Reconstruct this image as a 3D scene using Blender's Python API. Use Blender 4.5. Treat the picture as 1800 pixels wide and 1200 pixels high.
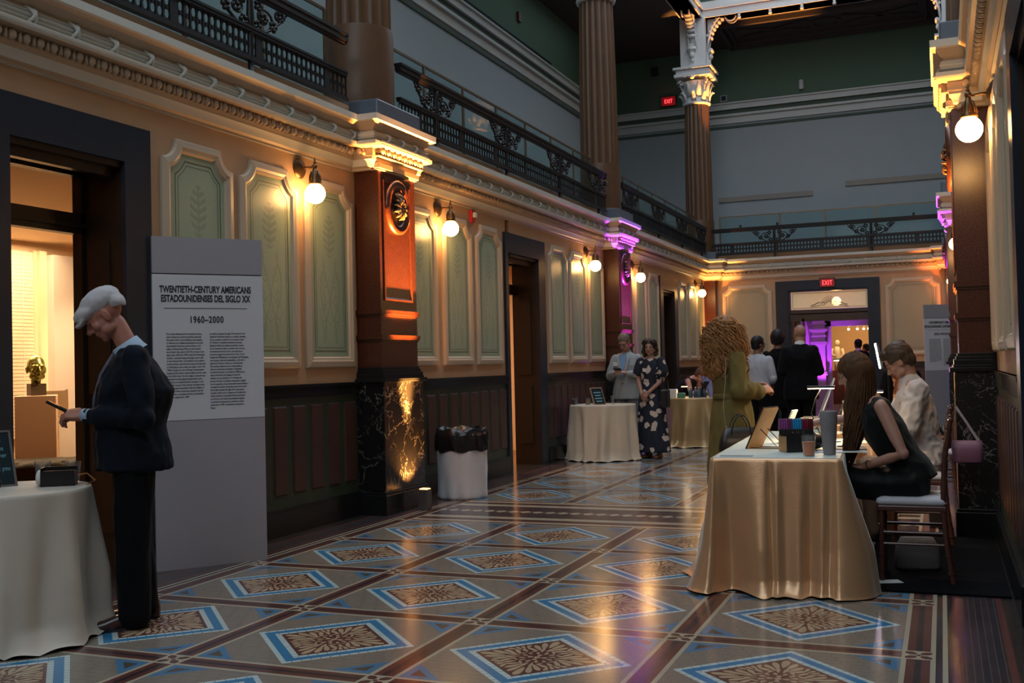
import bpy, bmesh, math, random
from math import sin, cos, pi, radians, sqrt, atan2
from mathutils import Vector, Matrix, Quaternion
random.seed(7)
for _o in list(bpy.data.objects): bpy.data.objects.remove(_o)
SC = bpy.context.scene
COL = SC.collection

# ---------------------------------------------------------------- camera
H = 1.38
YAW, PITCH, ROLL = .3884, .02289, -.02369
_f = Vector((-sin(YAW)*cos(PITCH), cos(YAW)*cos(PITCH), sin(PITCH)))
_r = Vector((cos(YAW), sin(YAW), 0)); _u = _r.cross(_f)
_r2 = cos(ROLL)*_r + sin(ROLL)*_u; _u2 = -sin(ROLL)*_r + cos(ROLL)*_u
cd = bpy.data.cameras.new('camera'); cam = bpy.data.objects.new('camera', cd); COL.objects.link(cam)
cam.matrix_world = Matrix(((_r2.x, _u2.x, -_f.x, 0), (_r2.y, _u2.y, -_f.y, 0), (_r2.z, _u2.z, -_f.z, H), (0, 0, 0, 1)))
cd.sensor_width = 36; cd.lens = 1847.5*36/1800; cd.clip_start = .02; cd.clip_end = 200
SC.camera = cam
# ---------------------------------------------------------------- world, exposure, large lights
SC.view_settings.view_transform = 'Standard'; SC.view_settings.look = 'None'
SC.view_settings.gamma = 1; SC.view_settings.use_curve_mapping = False
SC.view_settings.exposure = 0.19
w = bpy.data.worlds.new('dusk'); SC.world = w; w.use_nodes = True
w.node_tree.nodes['Background'].inputs[0].default_value = (.30, .55, .75, 1)
w.node_tree.nodes['Background'].inputs[1].default_value = .03

def area(name, loc, rot, sx, sy, col, power, spread=180):
    l = bpy.data.lights.new(name, 'AREA'); l.shape = 'RECTANGLE'; l.size = sx; l.size_y = sy
    l.color = col; l.energy = power; l.spread = radians(spread)
    o = bpy.data.objects.new(name, l); o.location = loc; o.rotation_euler = rot; COL.objects.link(o); return o
def point(name, loc, col, power, r=.05, parent=None):
    l = bpy.data.lights.new(name, 'POINT'); l.color = col; l.energy = power; l.shadow_soft_size = r
    o = bpy.data.objects.new(name, l); o.location = loc; COL.objects.link(o)
    if parent: o.parent = parent
    return o
def spot(name, loc, target, col, power, angle=40, blend=.6, r=.03):
    l = bpy.data.lights.new(name, 'SPOT'); l.color = col; l.energy = power; l.spot_size = radians(angle); l.spot_blend = blend; l.shadow_soft_size = r
    o = bpy.data.objects.new(name, l); o.location = loc
    d = Vector(target)-Vector(loc); o.rotation_euler = d.to_track_quat('-Z', 'Y').to_euler(); COL.objects.link(o); return o
# daylight of the dusk sky through the skylight over the hall
area('skylight_daylight', (-2.4, 11.5, 11.6), (0, 0, 0), 4.6, 27, (.70, .87, 1.0), 980)
# added cool fill light behind the camera, brightening cloths and sign from the front
area('rear_fill_light', (-2.4, -2.8, 6.2), (radians(68), 0, 0), 4.4, 3.6, (.80, .90, 1.0), 210)
# ceiling spill over the two side galleries and the end gallery (their own laylights)
area('gallery_laylight', (-6.9, 12, 9.5), (0, 0, 0), 1.2, 24, (.62, .84, 1.0), 50)
area('end_gallery_laylight', (-2.4, 26.6, 9.5), (0, 0, 0), 8, .8, (.62, .84, 1.0), 1.5)

# ---------------------------------------------------------------- mesh helpers
def lin(c):
    return tuple((v/12.92 if v <= .04045 else ((v+.055)/1.055)**2.4) for v in c)
class MB:
    def __init__(s): s.v = []; s.f = []; s.m = []
    def add(s, vs, fs, mi=0):
        b = len(s.v); s.v += [tuple(p) for p in vs]; s.f += [tuple(b+i for i in f) for f in fs]; s.m += [mi]*len(fs); return s
    def box(s, a, b, mi=0):
        x0, y0, z0 = [min(a[i], b[i]) for i in range(3)]; x1, y1, z1 = [max(a[i], b[i]) for i in range(3)]
        return s.add([(x0,y0,z0),(x1,y0,z0),(x1,y1,z0),(x0,y1,z0),(x0,y0,z1),(x1,y0,z1),(x1,y1,z1),(x0,y1,z1)],
              [(0,3,2,1),(4,5,6,7),(0,1,5,4),(1,2,6,5),(2,3,7,6),(3,0,4,7)], mi)
    def obox(s, c, ax, ay, az, mi=0):   # oriented box from centre and half-axis vectors
        c = Vector(c); ax = Vector(ax); ay = Vector(ay); az = Vector(az)
        vs = [c+i*ax+j*ay+k*az for k in (-1,1) for (i,j) in ((-1,-1),(1,-1),(1,1),(-1,1))]
        return s.add(vs, [(0,3,2,1),(4,5,6,7),(0,1,5,4),(1,2,6,5),(2,3,7,6),(3,0,4,7)], mi)
    def rings(s, rs, closed=True, cap=True, mi=0):    # list of rings (equal length)
        n = len(rs[0]); vs = [p for r in rs for p in r]; fs = []
        for i in range(len(rs)-1):
            for j in range(n if closed else n-1):
                k = (j+1) % n; fs.append((i*n+j, i*n+k, (i+1)*n+k, (i+1)*n+j))
        if cap and closed:
            fs.append(tuple(range(n))[::-1]); fs.append(tuple((len(rs)-1)*n+j for j in range(n)))
        return s.add(vs, fs, mi)
    def tube(s, pts, r, n=8, mi=0, flat=None, up=None, cap=True):
        pts = [Vector(p) for p in pts]; rr = r if isinstance(r, (list, tuple)) else [r]*len(pts); rs = []
        ref = Vector(up) if up else None; prev = None
        for i, p in enumerate(pts):
            t = (pts[min(i+1, len(pts)-1)]-pts[max(i-1, 0)])
            if t.length < 1e-9: t = Vector((0,0,1))
            t.normalize()
            if prev is None:
                a = ref or (Vector((0,0,1)) if abs(t.z) < .9 else Vector((0,1,0)))
            else: a = prev
            u = (a - t*a.dot(t)); u.normalize(); v = t.cross(u); prev = u
            ra = rr[i]; ra, rb = ra if isinstance(ra, (tuple, list)) else (ra, ra*(flat or 1))
            rs.append([p+u*(ra*cos(2*pi*k/n))+v*(rb*sin(2*pi*k/n)) for k in range(n)])
        return s.rings(rs, cap=cap, mi=mi)
    def cyl(s, p0, p1, r0, r1=None, n=16, mi=0): return s.tube([p0, p1], [r0, r0 if r1 is None else r1], n, mi)
    def lathe(s, prof, c=(0,0,0), n=24, mi=0, axis=None, cap=True):   # prof [(r,z)]
        c = Vector(c); q = Vector((0,0,1)).rotation_difference(Vector(axis)) if axis else None; rs = []
        for r, z in prof:
            ring = []
            for k in range(n):
                p = Vector((max(r, 1e-5)*cos(2*pi*k/n), max(r, 1e-5)*sin(2*pi*k/n), z))
                if q: p = q @ p
                ring.append(c+p)
            rs.append(ring)
        return s.rings(rs, cap=cap, mi=mi)
    def ball(s, c, r, n=12, m=8, mi=0, q=None):
        r = r if isinstance(r, (tuple, list)) else (r, r, r); c = Vector(c); rs = []
        for i in range(m+1):
            a = -pi/2+pi*i/m; a = max(-pi/2+.02, min(pi/2-.02, a)); ring = []
            for k in range(n):
                p = Vector((r[0]*cos(a)*cos(2*pi*k/n), r[1]*cos(a)*sin(2*pi*k/n), r[2]*sin(a)))
                if q is not None: p = q @ p
                ring.append(c+p)
            rs.append(ring)
        return s.rings(rs, mi=mi)
    def poly(s, pts, thick, nrm, mi=0):   # planar outline extruded
        nrm = Vector(nrm)*thick; n = len(pts); a = [Vector(p) for p in pts]; b = [p+nrm for p in a]
        return s.rings([a, b], mi=mi)
    def build(s, name, mat, parent=None, smooth=False, bevel=0, loc=None, recalc=True, weld=False, angle=None):
        me = bpy.data.meshes.new(name); me.from_pydata(s.v, [], s.f)
        mats = mat if isinstance(mat, (list, tuple)) else [mat]
        for m_ in mats: me.materials.append(m_)
        if len(mats) > 1: me.polygons.foreach_set('material_index', s.m)
        if recalc or weld:
            bm = bmesh.new(); bm.from_mesh(me)
            if weld: bmesh.ops.remove_doubles(bm, verts=bm.verts, dist=1e-5)
            if recalc: bmesh.ops.recalc_face_normals(bm, faces=bm.faces)
            bm.to_mesh(me); bm.free()
        if smooth or angle:
            me.polygons.foreach_set('use_smooth', [True]*len(me.polygons))
            if angle: me.set_sharp_from_angle(angle=radians(angle))
        o = bpy.data.objects.new(name, me); COL.objects.link(o)
        if parent: o.parent = parent
        if loc: o.location = loc
        if bevel:
            b = o.modifiers.new('bevel', 'BEVEL'); b.width = bevel; b.segments = 2; b.limit_method = 'ANGLE'; b.angle_limit = radians(40)
        return o
def empty(name, loc=(0,0,0), rz=0):
    o = bpy.data.objects.new(name, None); COL.objects.link(o); o.location = loc; o.rotation_euler = (0,0,rz); o.empty_display_size = .1; return o
def tag(o, label=None, cat=None, group=None, kind=None):
    if label: o['label'] = label
    if cat: o['category'] = cat
    if group: o['group'] = group
    if kind: o['kind'] = kind
    return o
def struct(o): o['kind'] = 'structure'; return o
def thing(name, label, cat, loc=(0,0,0), rz=0, group=None): return tag(empty(name, loc, rz), label, cat, group)
def kids(o): return [c for c in bpy.data.objects if c.parent == o]
def copy_tree(o, parent=None, **kw):
    c = o.copy(); COL.objects.link(c)
    if parent: c.parent = parent
    for k in kids(o): copy_tree(k, c)
    return c

# ---------------------------------------------------------------- node helpers
class X:
    t = None
    def __init__(s, sock): s.s = sock
    @staticmethod
    def m(op, *a):
        n = X.t.nodes.new('ShaderNodeMath'); n.operation = op
        for i, v in enumerate(a):
            if isinstance(v, X): X.t.links.new(v.s, n.inputs[i])
            else: n.inputs[i].default_value = float(v)
        return X(n.outputs[0])
    def __add__(s, o): return X.m('ADD', s, o)
    __radd__ = __add__
    def __sub__(s, o): return X.m('SUBTRACT', s, o)
    def __rsub__(s, o): return X.m('SUBTRACT', o, s)
    def __mul__(s, o): return X.m('MULTIPLY', s, o)
    __rmul__ = __mul__
    def __truediv__(s, o): return X.m('DIVIDE', s, o)
    def __neg__(s): return X.m('MULTIPLY', s, -1)
    def __lt__(s, o): return X.m('LESS_THAN', s, o)
    def __gt__(s, o): return X.m('GREATER_THAN', s, o)
    def __and__(s, o): return X.m('MULTIPLY', s, o)
    def __or__(s, o): return X.m('MAXIMUM', s, o)
def fabs(a): return X.m('ABSOLUTE', a)
def fract(a): return X.m('FRACT', a)
def fmin(a, b): return X.m('MINIMUM', a, b)
def fmax(a, b): return X.m('MAXIMUM', a, b)
def fsin(a): return X.m('SINE', a)
def fcos(a): return X.m('COSINE', a)
def btw(a, lo, hi): return (a > lo) & (a < hi)
def mixc(f, a, b):
    n = X.t.nodes.new('ShaderNodeMix'); n.data_type = 'RGBA'
    for v, i in ((f, 0), (a, 6), (b, 7)):
        if isinstance(v, X): X.t.links.new(v.s, n.inputs[i])
        elif i == 0: n.inputs[i].default_value = v
        else: n.inputs[i].default_value = tuple(v)+((1,) if len(v) == 3 else ())
    return X(n.outputs[2])
def newmat(name):
    m = bpy.data.materials.new(name); m.use_nodes = True; t = m.node_tree; X.t = t
    return m, t, t.nodes['Principled BSDF']
def coords(kind='Object'):
    n = X.t.nodes.new('ShaderNodeTexCoord'); return X(n.outputs[kind])
def sep(v):
    n = X.t.nodes.new('ShaderNodeSeparateXYZ'); X.t.links.new(v.s, n.inputs[0]); return X(n.outputs[0]), X(n.outputs[1]), X(n.outputs[2])
def noise(scale, detail=3, rough=.5, vec=None, out=0, dist=0):
    n = X.t.nodes.new('ShaderNodeTexNoise'); n.inputs['Scale'].default_value = scale; n.inputs['Detail'].default_value = detail
    n.inputs['Roughness'].default_value = rough; n.inputs['Distortion'].default_value = dist
    if vec: X.t.links.new(vec.s, n.inputs['Vector'])
    return X(n.outputs[out])
def setin(b, name, v):
    if isinstance(v, X): X.t.links.new(v.s, b.inputs[name])
    else:
        if isinstance(v, tuple) and len(v) == 3: v = v+(1,)
        b.inputs[name].default_value = v
def bump(b, h, strength=.3, dist=.01):
    n = X.t.nodes.new('ShaderNodeBump'); n.inputs['Strength'].default_value = strength; n.inputs['Distance'].default_value = dist
    X.t.links.new(h.s, n.inputs['Height']); X.t.links.new(n.outputs[0], b.inputs['Normal'])
MATS = {}
def mat(name, col, rough=.6, metal=0, var=.15, vs=8, bmp=0, bs=60, sheen=0, emit=None, es=0, trans=0, ior=1.45, alpha=1, coat=0, spec=.5):
    if name in MATS: return MATS[name]
    m, t, b = newmat(name)
    if var:
        g = coords('Object'); n_ = noise(vs, 4, .6, g)
        setin(b, 'Base Color', mixc(n_, tuple(c*(1-var) for c in col), tuple(min(1, c*(1+var)) for c in col)))
    else: setin(b, 'Base Color', tuple(col))
    b.inputs['Roughness'].default_value = rough; b.inputs['Metallic'].default_value = metal; b.inputs['IOR'].default_value = ior
    b.inputs['Specular IOR Level'].default_value = spec
    if bmp: bump(b, noise(bs, 4, .6, coords('Object')), bmp, .01)
    if sheen: b.inputs['Sheen Weight'].default_value = sheen
    if coat: b.inputs['Coat Weight'].default_value = coat; b.inputs['Coat Roughness'].default_value = .1
    if emit: b.inputs['Emission Color'].default_value = tuple(emit)+(1,); b.inputs['Emission Strength'].default_value = es
    if trans: b.inputs['Transmission Weight'].default_value = trans
    b.inputs['Alpha'].default_value = alpha
    MATS[name] = m; return m
# ================================================================ materials of the hall
def floor_mat():
    m, t, b = newmat('encaustic_tile_floor')
    x, y, z = sep(coords('Object'))
    S = 1.1144
    u = (x+4.602)/S
    yy = X.m('FLOORED_MODULO', y-1.873, 8.0)
    v = yy/S
    grid = yy < 6.687
    fu = fract(u); fv = fract(v)
    px = fabs(fu-.5); py = fabs(fv-.5); du = .5-px; dv = .5-py; d = px+py
    ins = btw(u, 0, 4)
    tau = (.235,.195,.155); cream = (.44,.39,.28); red = (.115,.030,.024); dark = (.020,.014,.020)
    blue = (.020,.195,.40); white = (.50,.62,.62); orn = (.46,.34,.21)
    n1 = noise(14, 4, .6, coords('Object'))
    c = mixc(n1, tuple(a*.86 for a in tau), tuple(a*1.12 for a in tau))
    # small joints in the taupe ground
    jo = (fract(v*22) < .10) | (fract(u*11+.25*X.m('FLOOR', v*22)) < .06)
    c = mixc(jo*.35, c, (.10,.085,.07))
    # corner triangles
    h = (d-.67)/1.414
    tri = fmin(fmin(.430-px, .430-py), h)
    saw = fract(fmax(px, py)*40)*.012
    c = mixc(tri > saw-.004, c, (.055,.19,.35)); c = mixc(tri > .032, c, (.085,.060,.045))
    # diamond
    al = fract((px-py)*17)
    c = mixc(d < .415, c, white); c = mixc((btw(d, .383, .415)) & (al < .06), c, (.06,.10,.12))
    c = mixc(d < .383, c, blue)
    c = mixc(d < .325, c, white); c = mixc((btw(d, .288, .325)) & (al < .06), c, (.06,.10,.12))
    c = mixc(d < .288, c, red)
    A_ = fmax(px, py); B_ = fmin(px, py); r = X.m('SQRT', px*px+py*py)
    def ell(cx, cy, deg, L_, W_):
        ca, sa = cos(radians(deg)), sin(radians(deg)); dx = A_-cx; dy = B_-cy
        p = (dx*ca+dy*sa)/L_; q = (dy*ca-dx*sa)/W_
        # egg shaped leaf, broader at the outer end
        w_ = 1+p*.45
        return (p*p+(q*q)/(w_*w_)) < 1
    o = None
    for e_ in ((.205,0,0,.056,.0155),(.172,.030,17,.052,.0125),(.140,.048,36,.046,.0115),(.110,.062,58,.034,.0100),(.108,.014,8,.030,.0075),(.086,.086,45,.026,.0085),
               (.150,.095,10,.028,.009),(.128,.112,38,.026,.008),(.060,.018,20,.016,.0075),(.048,.048,45,.014,.007),(.030,.0,0,.014,.010),(.084,.044,-30,.022,.006)):
        q_ = ell(*e_); o = q_ if o is None else (o | q_)
    o = o & (d < .268) | (r < .014)
    c = mixc(o, c, orn)
    # grid lines
    def line(c, dd):
        c = mixc(dd < .066, c, cream); c = mixc(dd < .046, c, red); c = mixc(dd < .013, c, dark); return c
    c = line(c, fmin(du, dv))
    both = (du < .066) & (dv < .066)
    c = mixc(both, c, cream)
    cr = both & (fmax(du, dv) < .052) & (fmin(du, dv) > .008) & (fabs(du-dv) < .026) & (fmax(du, dv) > .012)
    c = mixc(cr, c, (.10,.028,.02)); c = mixc(both & ((du+dv) < .014), c, (.10,.028,.02))
    # cross band between the bays
    tt = fabs((yy-6.687)/1.313-.5)
    bc = mixc(tt < .045, dark, cream); bc = mixc((tt < .045) & (fabs(fract(u*9)-.5)+tt*8 > .45), bc, (.16,.12,.10))
    bc = mixc(btw(tt, .045, .25), bc, (.055,.030,.035)); bc = mixc(btw(tt, .14, .155), bc, (.14,.09,.07))
    bc = mixc(btw(tt, .25, .345), bc, cream); bc = mixc(btw(tt, .345, .37), bc, dark)
    bc = mixc(btw(tt, .37, .44), bc, red); bc = mixc(tt > .44, bc, cream)
    c = mixc(grid, bc, c)
    # long borders
    e = fmax(-u, u-4)
    lb = mixc(fabs(e) < .046, cream, red); lb = mixc(fabs(e) < .013, lb, dark)
    lb = mixc(btw(e, -.02, .02) & (dv < .066) & grid, lb, cream)
    c = mixc(btw(e, -.066, .066) & (1-(both & grid)), c, lb)
    c = mixc(e > .066, c, dark); c = mixc(btw(e, .092, .112), c, cream); c = mixc(btw(e, .135, .17), c, red)
    fld = e > .17
    k = (fract(u*34) < .10) | (fract(y*60) < .05)
    fc = mixc(fract(X.m('FLOOR', u*34)*.37) > .5, (.016,.012,.020), (.032,.017,.022))
    fc = mixc(k, fc, (.11,.09,.085)); c = mixc(fld, c, fc)
    c = mixc(btw(e, .335, .365), c, red); c = mixc(e > .365, c, (.012,.010,.010))
    hz = noise(2.2, 5, .6, coords('Object'))
    c = mixc(hz*.35, c, (.10,.09,.085))
    setin(b, 'Base Color', c)
    rg = noise(5, 4, .6, coords('Object'))*.10+.12
    setin(b, 'Roughness', rg); b.inputs['Specular IOR Level'].default_value = .62
    tile = noise(1, 2, .5)   # placeholder for uneven tiles
    vor = t.nodes.new('ShaderNodeTexVoronoi'); vor.inputs['Scale'].default_value = 7.0
    cv = coords('Object'); t.links.new(cv.s, vor.inputs['Vector'])
    bump(b, X(vor.outputs['Distance'])*.35+noise(9, 2, .5, cv), .10, .006)
    return m
def marble_mat(name, base, vein, scale=3.0, thr=.03, dens=1.0):
    m, t, b = newmat(name); co = coords('Object')
    n = noise(scale, 6, .65, co, 1, 1.2)
    v = t.nodes.new('ShaderNodeTexVoronoi'); v.feature = 'DISTANCE_TO_EDGE'; v.inputs['Scale'].default_value = scale*1.6
    mp = t.nodes.new('ShaderNodeVectorMath'); mp.operation = 'MULTIPLY_ADD'; t.links.new(n.s, mp.inputs[0]); mp.inputs[1].default_value = (.9,.9,.9); t.links.new(co.s, mp.inputs[2])
    t.links.new(mp.outputs[0], v.inputs['Vector'])
    e = X(v.outputs['Distance']); veins = X.m('SUBTRACT', 1, X.m('SMOOTHSTEP' if False else 'MINIMUM', e/thr, 1))
    pat = noise(scale*1.2, 5, .7, co)
    mask = fmax((pat-.42)*5, 0); mask = fmin(mask, 1)
    setin(b, 'Base Color', mixc(fmin(veins*mask*dens, 1), base, vein))
    b.inputs['Roughness'].default_value = .27; b.inputs['Specular IOR Level'].default_value = .6
    return m
def granite_mat():
    m, t, b = newmat('red_granite'); co = coords('Object')
    n = noise(90, 3, .7, co); n2 = noise(6, 4, .6, co)
    c = mixc(fmin(fmax((n-.42)*5, 0), 1), (.026,.007,.0035), (.105,.029,.013))
    c = mixc(n2*.5, c, (.048,.013,.0065))
    setin(b, 'Base Color', c); b.inputs['Roughness'].default_value = .28
    return m
def panel_mat():
    m, t, b = newmat('painted_green_panel'); g = coords('Generated'); x, u, v = sep(g)
    a = fabs(u-.5)*2          # 0 at axis .. 1 at edge
    n = noise(30, 4, .6, coords('Object'))
    base = mixc(n, (.27,.34,.24), (.33,.41,.29))
    def tend(c0, amp, k, ph, z0, z1, w=.022):
        f = fabs(a-(c0+amp*fsin(v*k+ph))); return (f < w) & btw(v, z0, z1)
    o = tend(.18, .16, 14, 0, .08, .60) | tend(.36, .14, 14, 2.2, .08, .58) | tend(.10, .22, 25, 1.0, .12, .42, .018) | tend(.40, .10, 30, .3, .12, .52, .016)
    # spirals
    for cz, ca, s in ((.17, .30, 60), (.33, .32, 70), (.47, .26, 80)):
        rr = X.m('SQRT', (a-ca)*(a-ca)*.25+(v-cz)*(v-cz)*2.2); an = X.m('ARCTAN2', (v-cz)*1.5, (a-ca)*.5)
        o = o | ((fsin(rr*s*1.6+an) > .72) & (rr < .085))
    # plume
    pv = (v-.60)/.26
    env = fmax(X.m('SQRT', fmax(pv*(1-pv), 0))*.62, 0)
    leaf = (a < env) & btw(v, .60, .86) & ((fsin(v*150-a*16) > -.2) | (a < .03))
    c = mixc((o)*.42, base, (.13,.19,.13)); c = mixc(leaf*.42, c, (.13,.19,.14))
    setin(b, 'Base Color', c); b.inputs['Roughness'].default_value = .32
    return m
def stucco(name, col, var=.12, rough=.6):
    m, t, b = newmat(name); co = coords('Object')
    n = noise(3, 5, .6, co); n2 = noise(120, 2, .5, co)
    setin(b, 'Base Color', mixc(n, tuple(v*(1-var) for v in col), tuple(v*(1+var) for v in col)))
    b.inputs['Roughness'].default_value = rough; bump(b, n2, .12, .003)
    MATS[name] = m; return m
def col_mat():
    m, t, b = newmat('brown_marbled_column'); co = coords('Object')
    x, y, z = sep(co)
    n = noise(4, 6, .65, co); n2 = noise(60, 3, .6, co)
    c = mixc(n, (.075,.034,.014), (.155,.075,.032)); c = mixc(n2*.4, c, (.07,.03,.013))
    setin(b, 'Base Color', c); b.inputs['Roughness'].default_value = .42
    return m
M_floor = floor_mat()
M_bmarble = marble_mat('black_veined_marble', (.008,.008,.009), (.42,.39,.34), 2.3, .022, 1.0)
M_granite = granite_mat()
M_panel = panel_mat()
M_tan = stucco('tan_wall_paint', (.45,.275,.155))
M_cream = stucco('cream_trim_paint', (.46,.37,.27), .08, .45)
M_cornice = stucco('stone_coloured_cornice_paint', (.40,.31,.22), .10, .5)
M_crown = stucco('pale_grey_cornice_paint', (.50,.50,.45), .08, .5)
M_brown = mat('line_brown', (.10,.065,.03), .5, var=0)
M_slate = mat('dark_slate_casing', (.017,.023,.034), .30, var=.3, vs=5, bmp=.08, bs=20, spec=.3)
M_black = mat('black_stone_base', (.010,.011,.012), .2, var=.3, vs=6)
M_green = mat('dark_green_stile', (.030,.045,.028), .3, var=.2)
M_maroon = mat('maroon_slate_panel', (.060,.028,.024), .32, var=.25, bmp=.1, bs=200)
M_wood = mat('dark_brown_wood', (.045,.024,.014), .35, var=.3, vs=12)
M_upper = stucco('pale_upper_wall_paint', (.31,.335,.335), .04, .75)
M_ugreen = stucco('green_upper_wall_paint', (.10,.165,.105), .06, .75)
M_udark = stucco('dark_green_frieze_paint', (.055,.08,.055), .06, .75)
M_ceil = stucco('brown_gallery_ceiling', (.06,.048,.042), .1, .75)
M_iron = mat('black_cast_iron', (.018,.016,.017), .4, .3, var=.2)
M_bronze = mat('bronze_post', (.17,.12,.07), .4, .7)
M_plinth = mat('blue_grey_plinth_stone', (.10,.11,.14), .35, var=.15)
M_column = col_mat()
M_capital = stucco('white_plaster_ornament', (.55,.53,.50), .1, .5)
M_brass = mat('aged_brass', (.16,.09,.04), .35, .85, var=.2)
M_gallery = stucco('cream_gallery_wall', (.62,.50,.36), .03, .7)
M_glassrail = mat('glass_rail_pane', (.66,.84,.85), .02, trans=1, var=0, ior=1.10)
M_globe = mat('lit_opal_globe', (1,.95,.85), .3, var=0, emit=(1,.52,.17), es=46)
M_white = mat('white_plaster', (.6,.6,.58), .6)

# mirrored hall coordinates: d metres out from the side wall, side -1 = left, +1 = right
XL, XR = -5.18, .38
def PX(side, d): return XL+d if side < 0 else XR-d
# ================================================================ floor, walls
f = MB(); f.add([(-5.6,-3,0),(.8,-3,0),(.8,36,0),(-5.6,36,0)], [(0,1,2,3)]); struct(f.build('floor', M_floor))
f = MB(); f.box((-12,-3,-.06),(-5.6,36,-.001)); f.box((.8,-3,-.06),(6,36,-.001)); f.add([],[]); 
M_oak = mat('gallery_oak_floor', (.20,.12,.06), .4, var=.3, vs=20)
f = MB(); f.box((-12,-3,-.05),(-5.6,36,0)); f.box((.8,-3,-.05),(6,36,0)); struct(f.build('floor_gallery', M_oak))

DOORS = [(-2.855), 5.175, 13.145, 21.145]       # centre y; outer casing half .725, clear opening half .47
CZ = 3.10
def side_wall(side, name):
    b = MB(); y = -3.0
    segs = []
    for c in DOORS[1:]:
        segs.append((y, c-(.64 if side < 0 and abs(c-13.145) < .01 else .5))); y = c+.5
    segs.append((y, 25.0))
    xa, xb = PX(side, 0), PX(side, -.34)
    for (a, c) in segs: b.box((xa, a, 0), (xb, c, 3.9))
    for c in DOORS[1:]: b.box((xa, c-.5, 2.84), (xb, c+.5, 3.9))
    return struct(b.build(name, M_tan))
side_wall(-1, 'wall_left'); side_wall(1, 'wall_right')
# far wall with its doorway
b = MB()
b.box((-5.52, 25, 0), (-3.30, 25.35, 3.9)); b.box((-1.44, 25, 0), (.72, 25.35, 3.9)); b.box((-3.30, 25, 2.98), (-1.44, 25.35, 3.9))
struct(b.build('wall_far', M_tan))
b = MB(); b.box((-8.5,-3.2,0),(3.7,-3,12)); struct(b.build('wall_back', M_tan))
# upper gallery walls with ledge bands
def upper(name, pts_fn, length_axis): pass
def band_wall(name, plane, c, a0, a1, face):
    """plane 'x' or 'y' at c, running a0..a1 along the other axis; face = direction towards the hall"""
    def bx(b, d0, d1, z0, z1, mi):
        if plane == 'x': b.box((c+face*d0, a0, z0), (c+face*d1, a1, z1), mi)
        else: b.box((a0, c+face*d0, z0), (a1, c+face*d1, z1), mi)
    b = MB()
    bx(b, -.2, 0, 3.4, 7.97, 0); bx(b, -.2, 0, 7.97, 9.9, 1)
    struct(b.build(name, [M_upper, M_ugreen]))
    b = MB(); bx(b, 0, .03, 7.50, 7.56, 1); bx(b, 0, .05, 7.62, 7.80, 0); bx(b, 0, .12, 7.80, 7.86, 0); bx(b, 0, .10, 7.86, 7.97, 1); bx(b, 0, .16, 7.97, 8.15, 0); bx(b, 0, .20, 8.11, 8.15, 0)
    return b
t1 = band_wall('wall_upper_left', 'x', -8.2, -3, 28, 1); struct(t1.build('trim_1', [M_crown, M_udark]))
t2 = band_wall('wall_upper_far', 'y', 27.8, -8.2, 3.4, -1); struct(t2.build('trim_2', [M_crown, M_udark]))
t3 = band_wall('wall_upper_right', 'x', 3.4, -3, 28, -1); struct(t3.build('trim_3', [M_crown, M_udark]))
# gallery floor slabs and ceilings
b = MB(); b.box((-8.4,-3,3.5),(-5.30,28,3.74)); b.box((.50,-3,3.5),(3.6,28,3.74)); b.box((-5.3,25.0,3.5),(.5,28,3.74)); struct(b.build('floor_upper', M_plinth))
b = MB(); b.box((-8.4,-3,9.62),(-5.62,28,9.75)); b.box((.82,-3,9.62),(3.6,28,9.75)); b.box((-5.62,25.4,9.62),(.82,28,9.75)); struct(b.build('ceiling', M_ceil))
b = MB()  # clerestory walls above the beams and the glazed roof frame
b.box((-5.62,-3,9.62),(-5.45,25.4,11.9)); b.box((.65,-3,9.62),(.82,25.4,11.9)); b.box((-5.62,25.3,9.62),(.82,25.5,11.9))
struct(b.build('wall_clerestory', M_udark))
b = MB(); b.box((-5.7,-3,11.9),(.9,25.5,12.0)); struct(b.build('ceiling_hall', M_upper))
# coffer mouldings under the end gallery ceiling
b = MB()
def fr(b, x0, x1, y0, y1, w, z0, z1):
    b.box((x0,y0,z0),(x1,y0+w,z1)); b.box((x0,y1-w,z0),(x1,y1,z1)); b.box((x0,y0,z0),(x0+w,y1,z1)); b.box((x1-w,y0,z0),(x1,y1,z1))
fr(b, -4.9, .1, 25.6, 27.6, .10, 9.50, 9.62); fr(b, -4.7, -.1, 25.75, 27.45, .05, 9.54, 9.62)
b.lathe([(.30,-.05),(.36,-.05),(.36,0),(.30,0),(.30,-.05)], (-2.4,26.6,9.62), 32, cap=False)
for sx_ in (-1, 1):
    b.obox((-2.4+sx_*1.25, 26.6, 9.59), (.85, sx_*.0+.36*1, 0), (-.02,.05,0), (0,0,.02)); b.obox((-2.4+sx_*1.25, 26.6, 9.59), (.85, -.36, 0), (.02,.05,0), (0,0,.02))
struct(b.build('trim_4', M_ceil))
b = MB()
for k in range(6): b.box((-8.2, 13.5, 8.20+k*.028), (-8.17, 22.8, 8.214+k*.028))
tag(b.build('air_vent', mat('vent_shadow_metal', (.02,.022,.02), .6)), 'long slotted air grille on the green wall above the left gallery ledge', 'vent')

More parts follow.
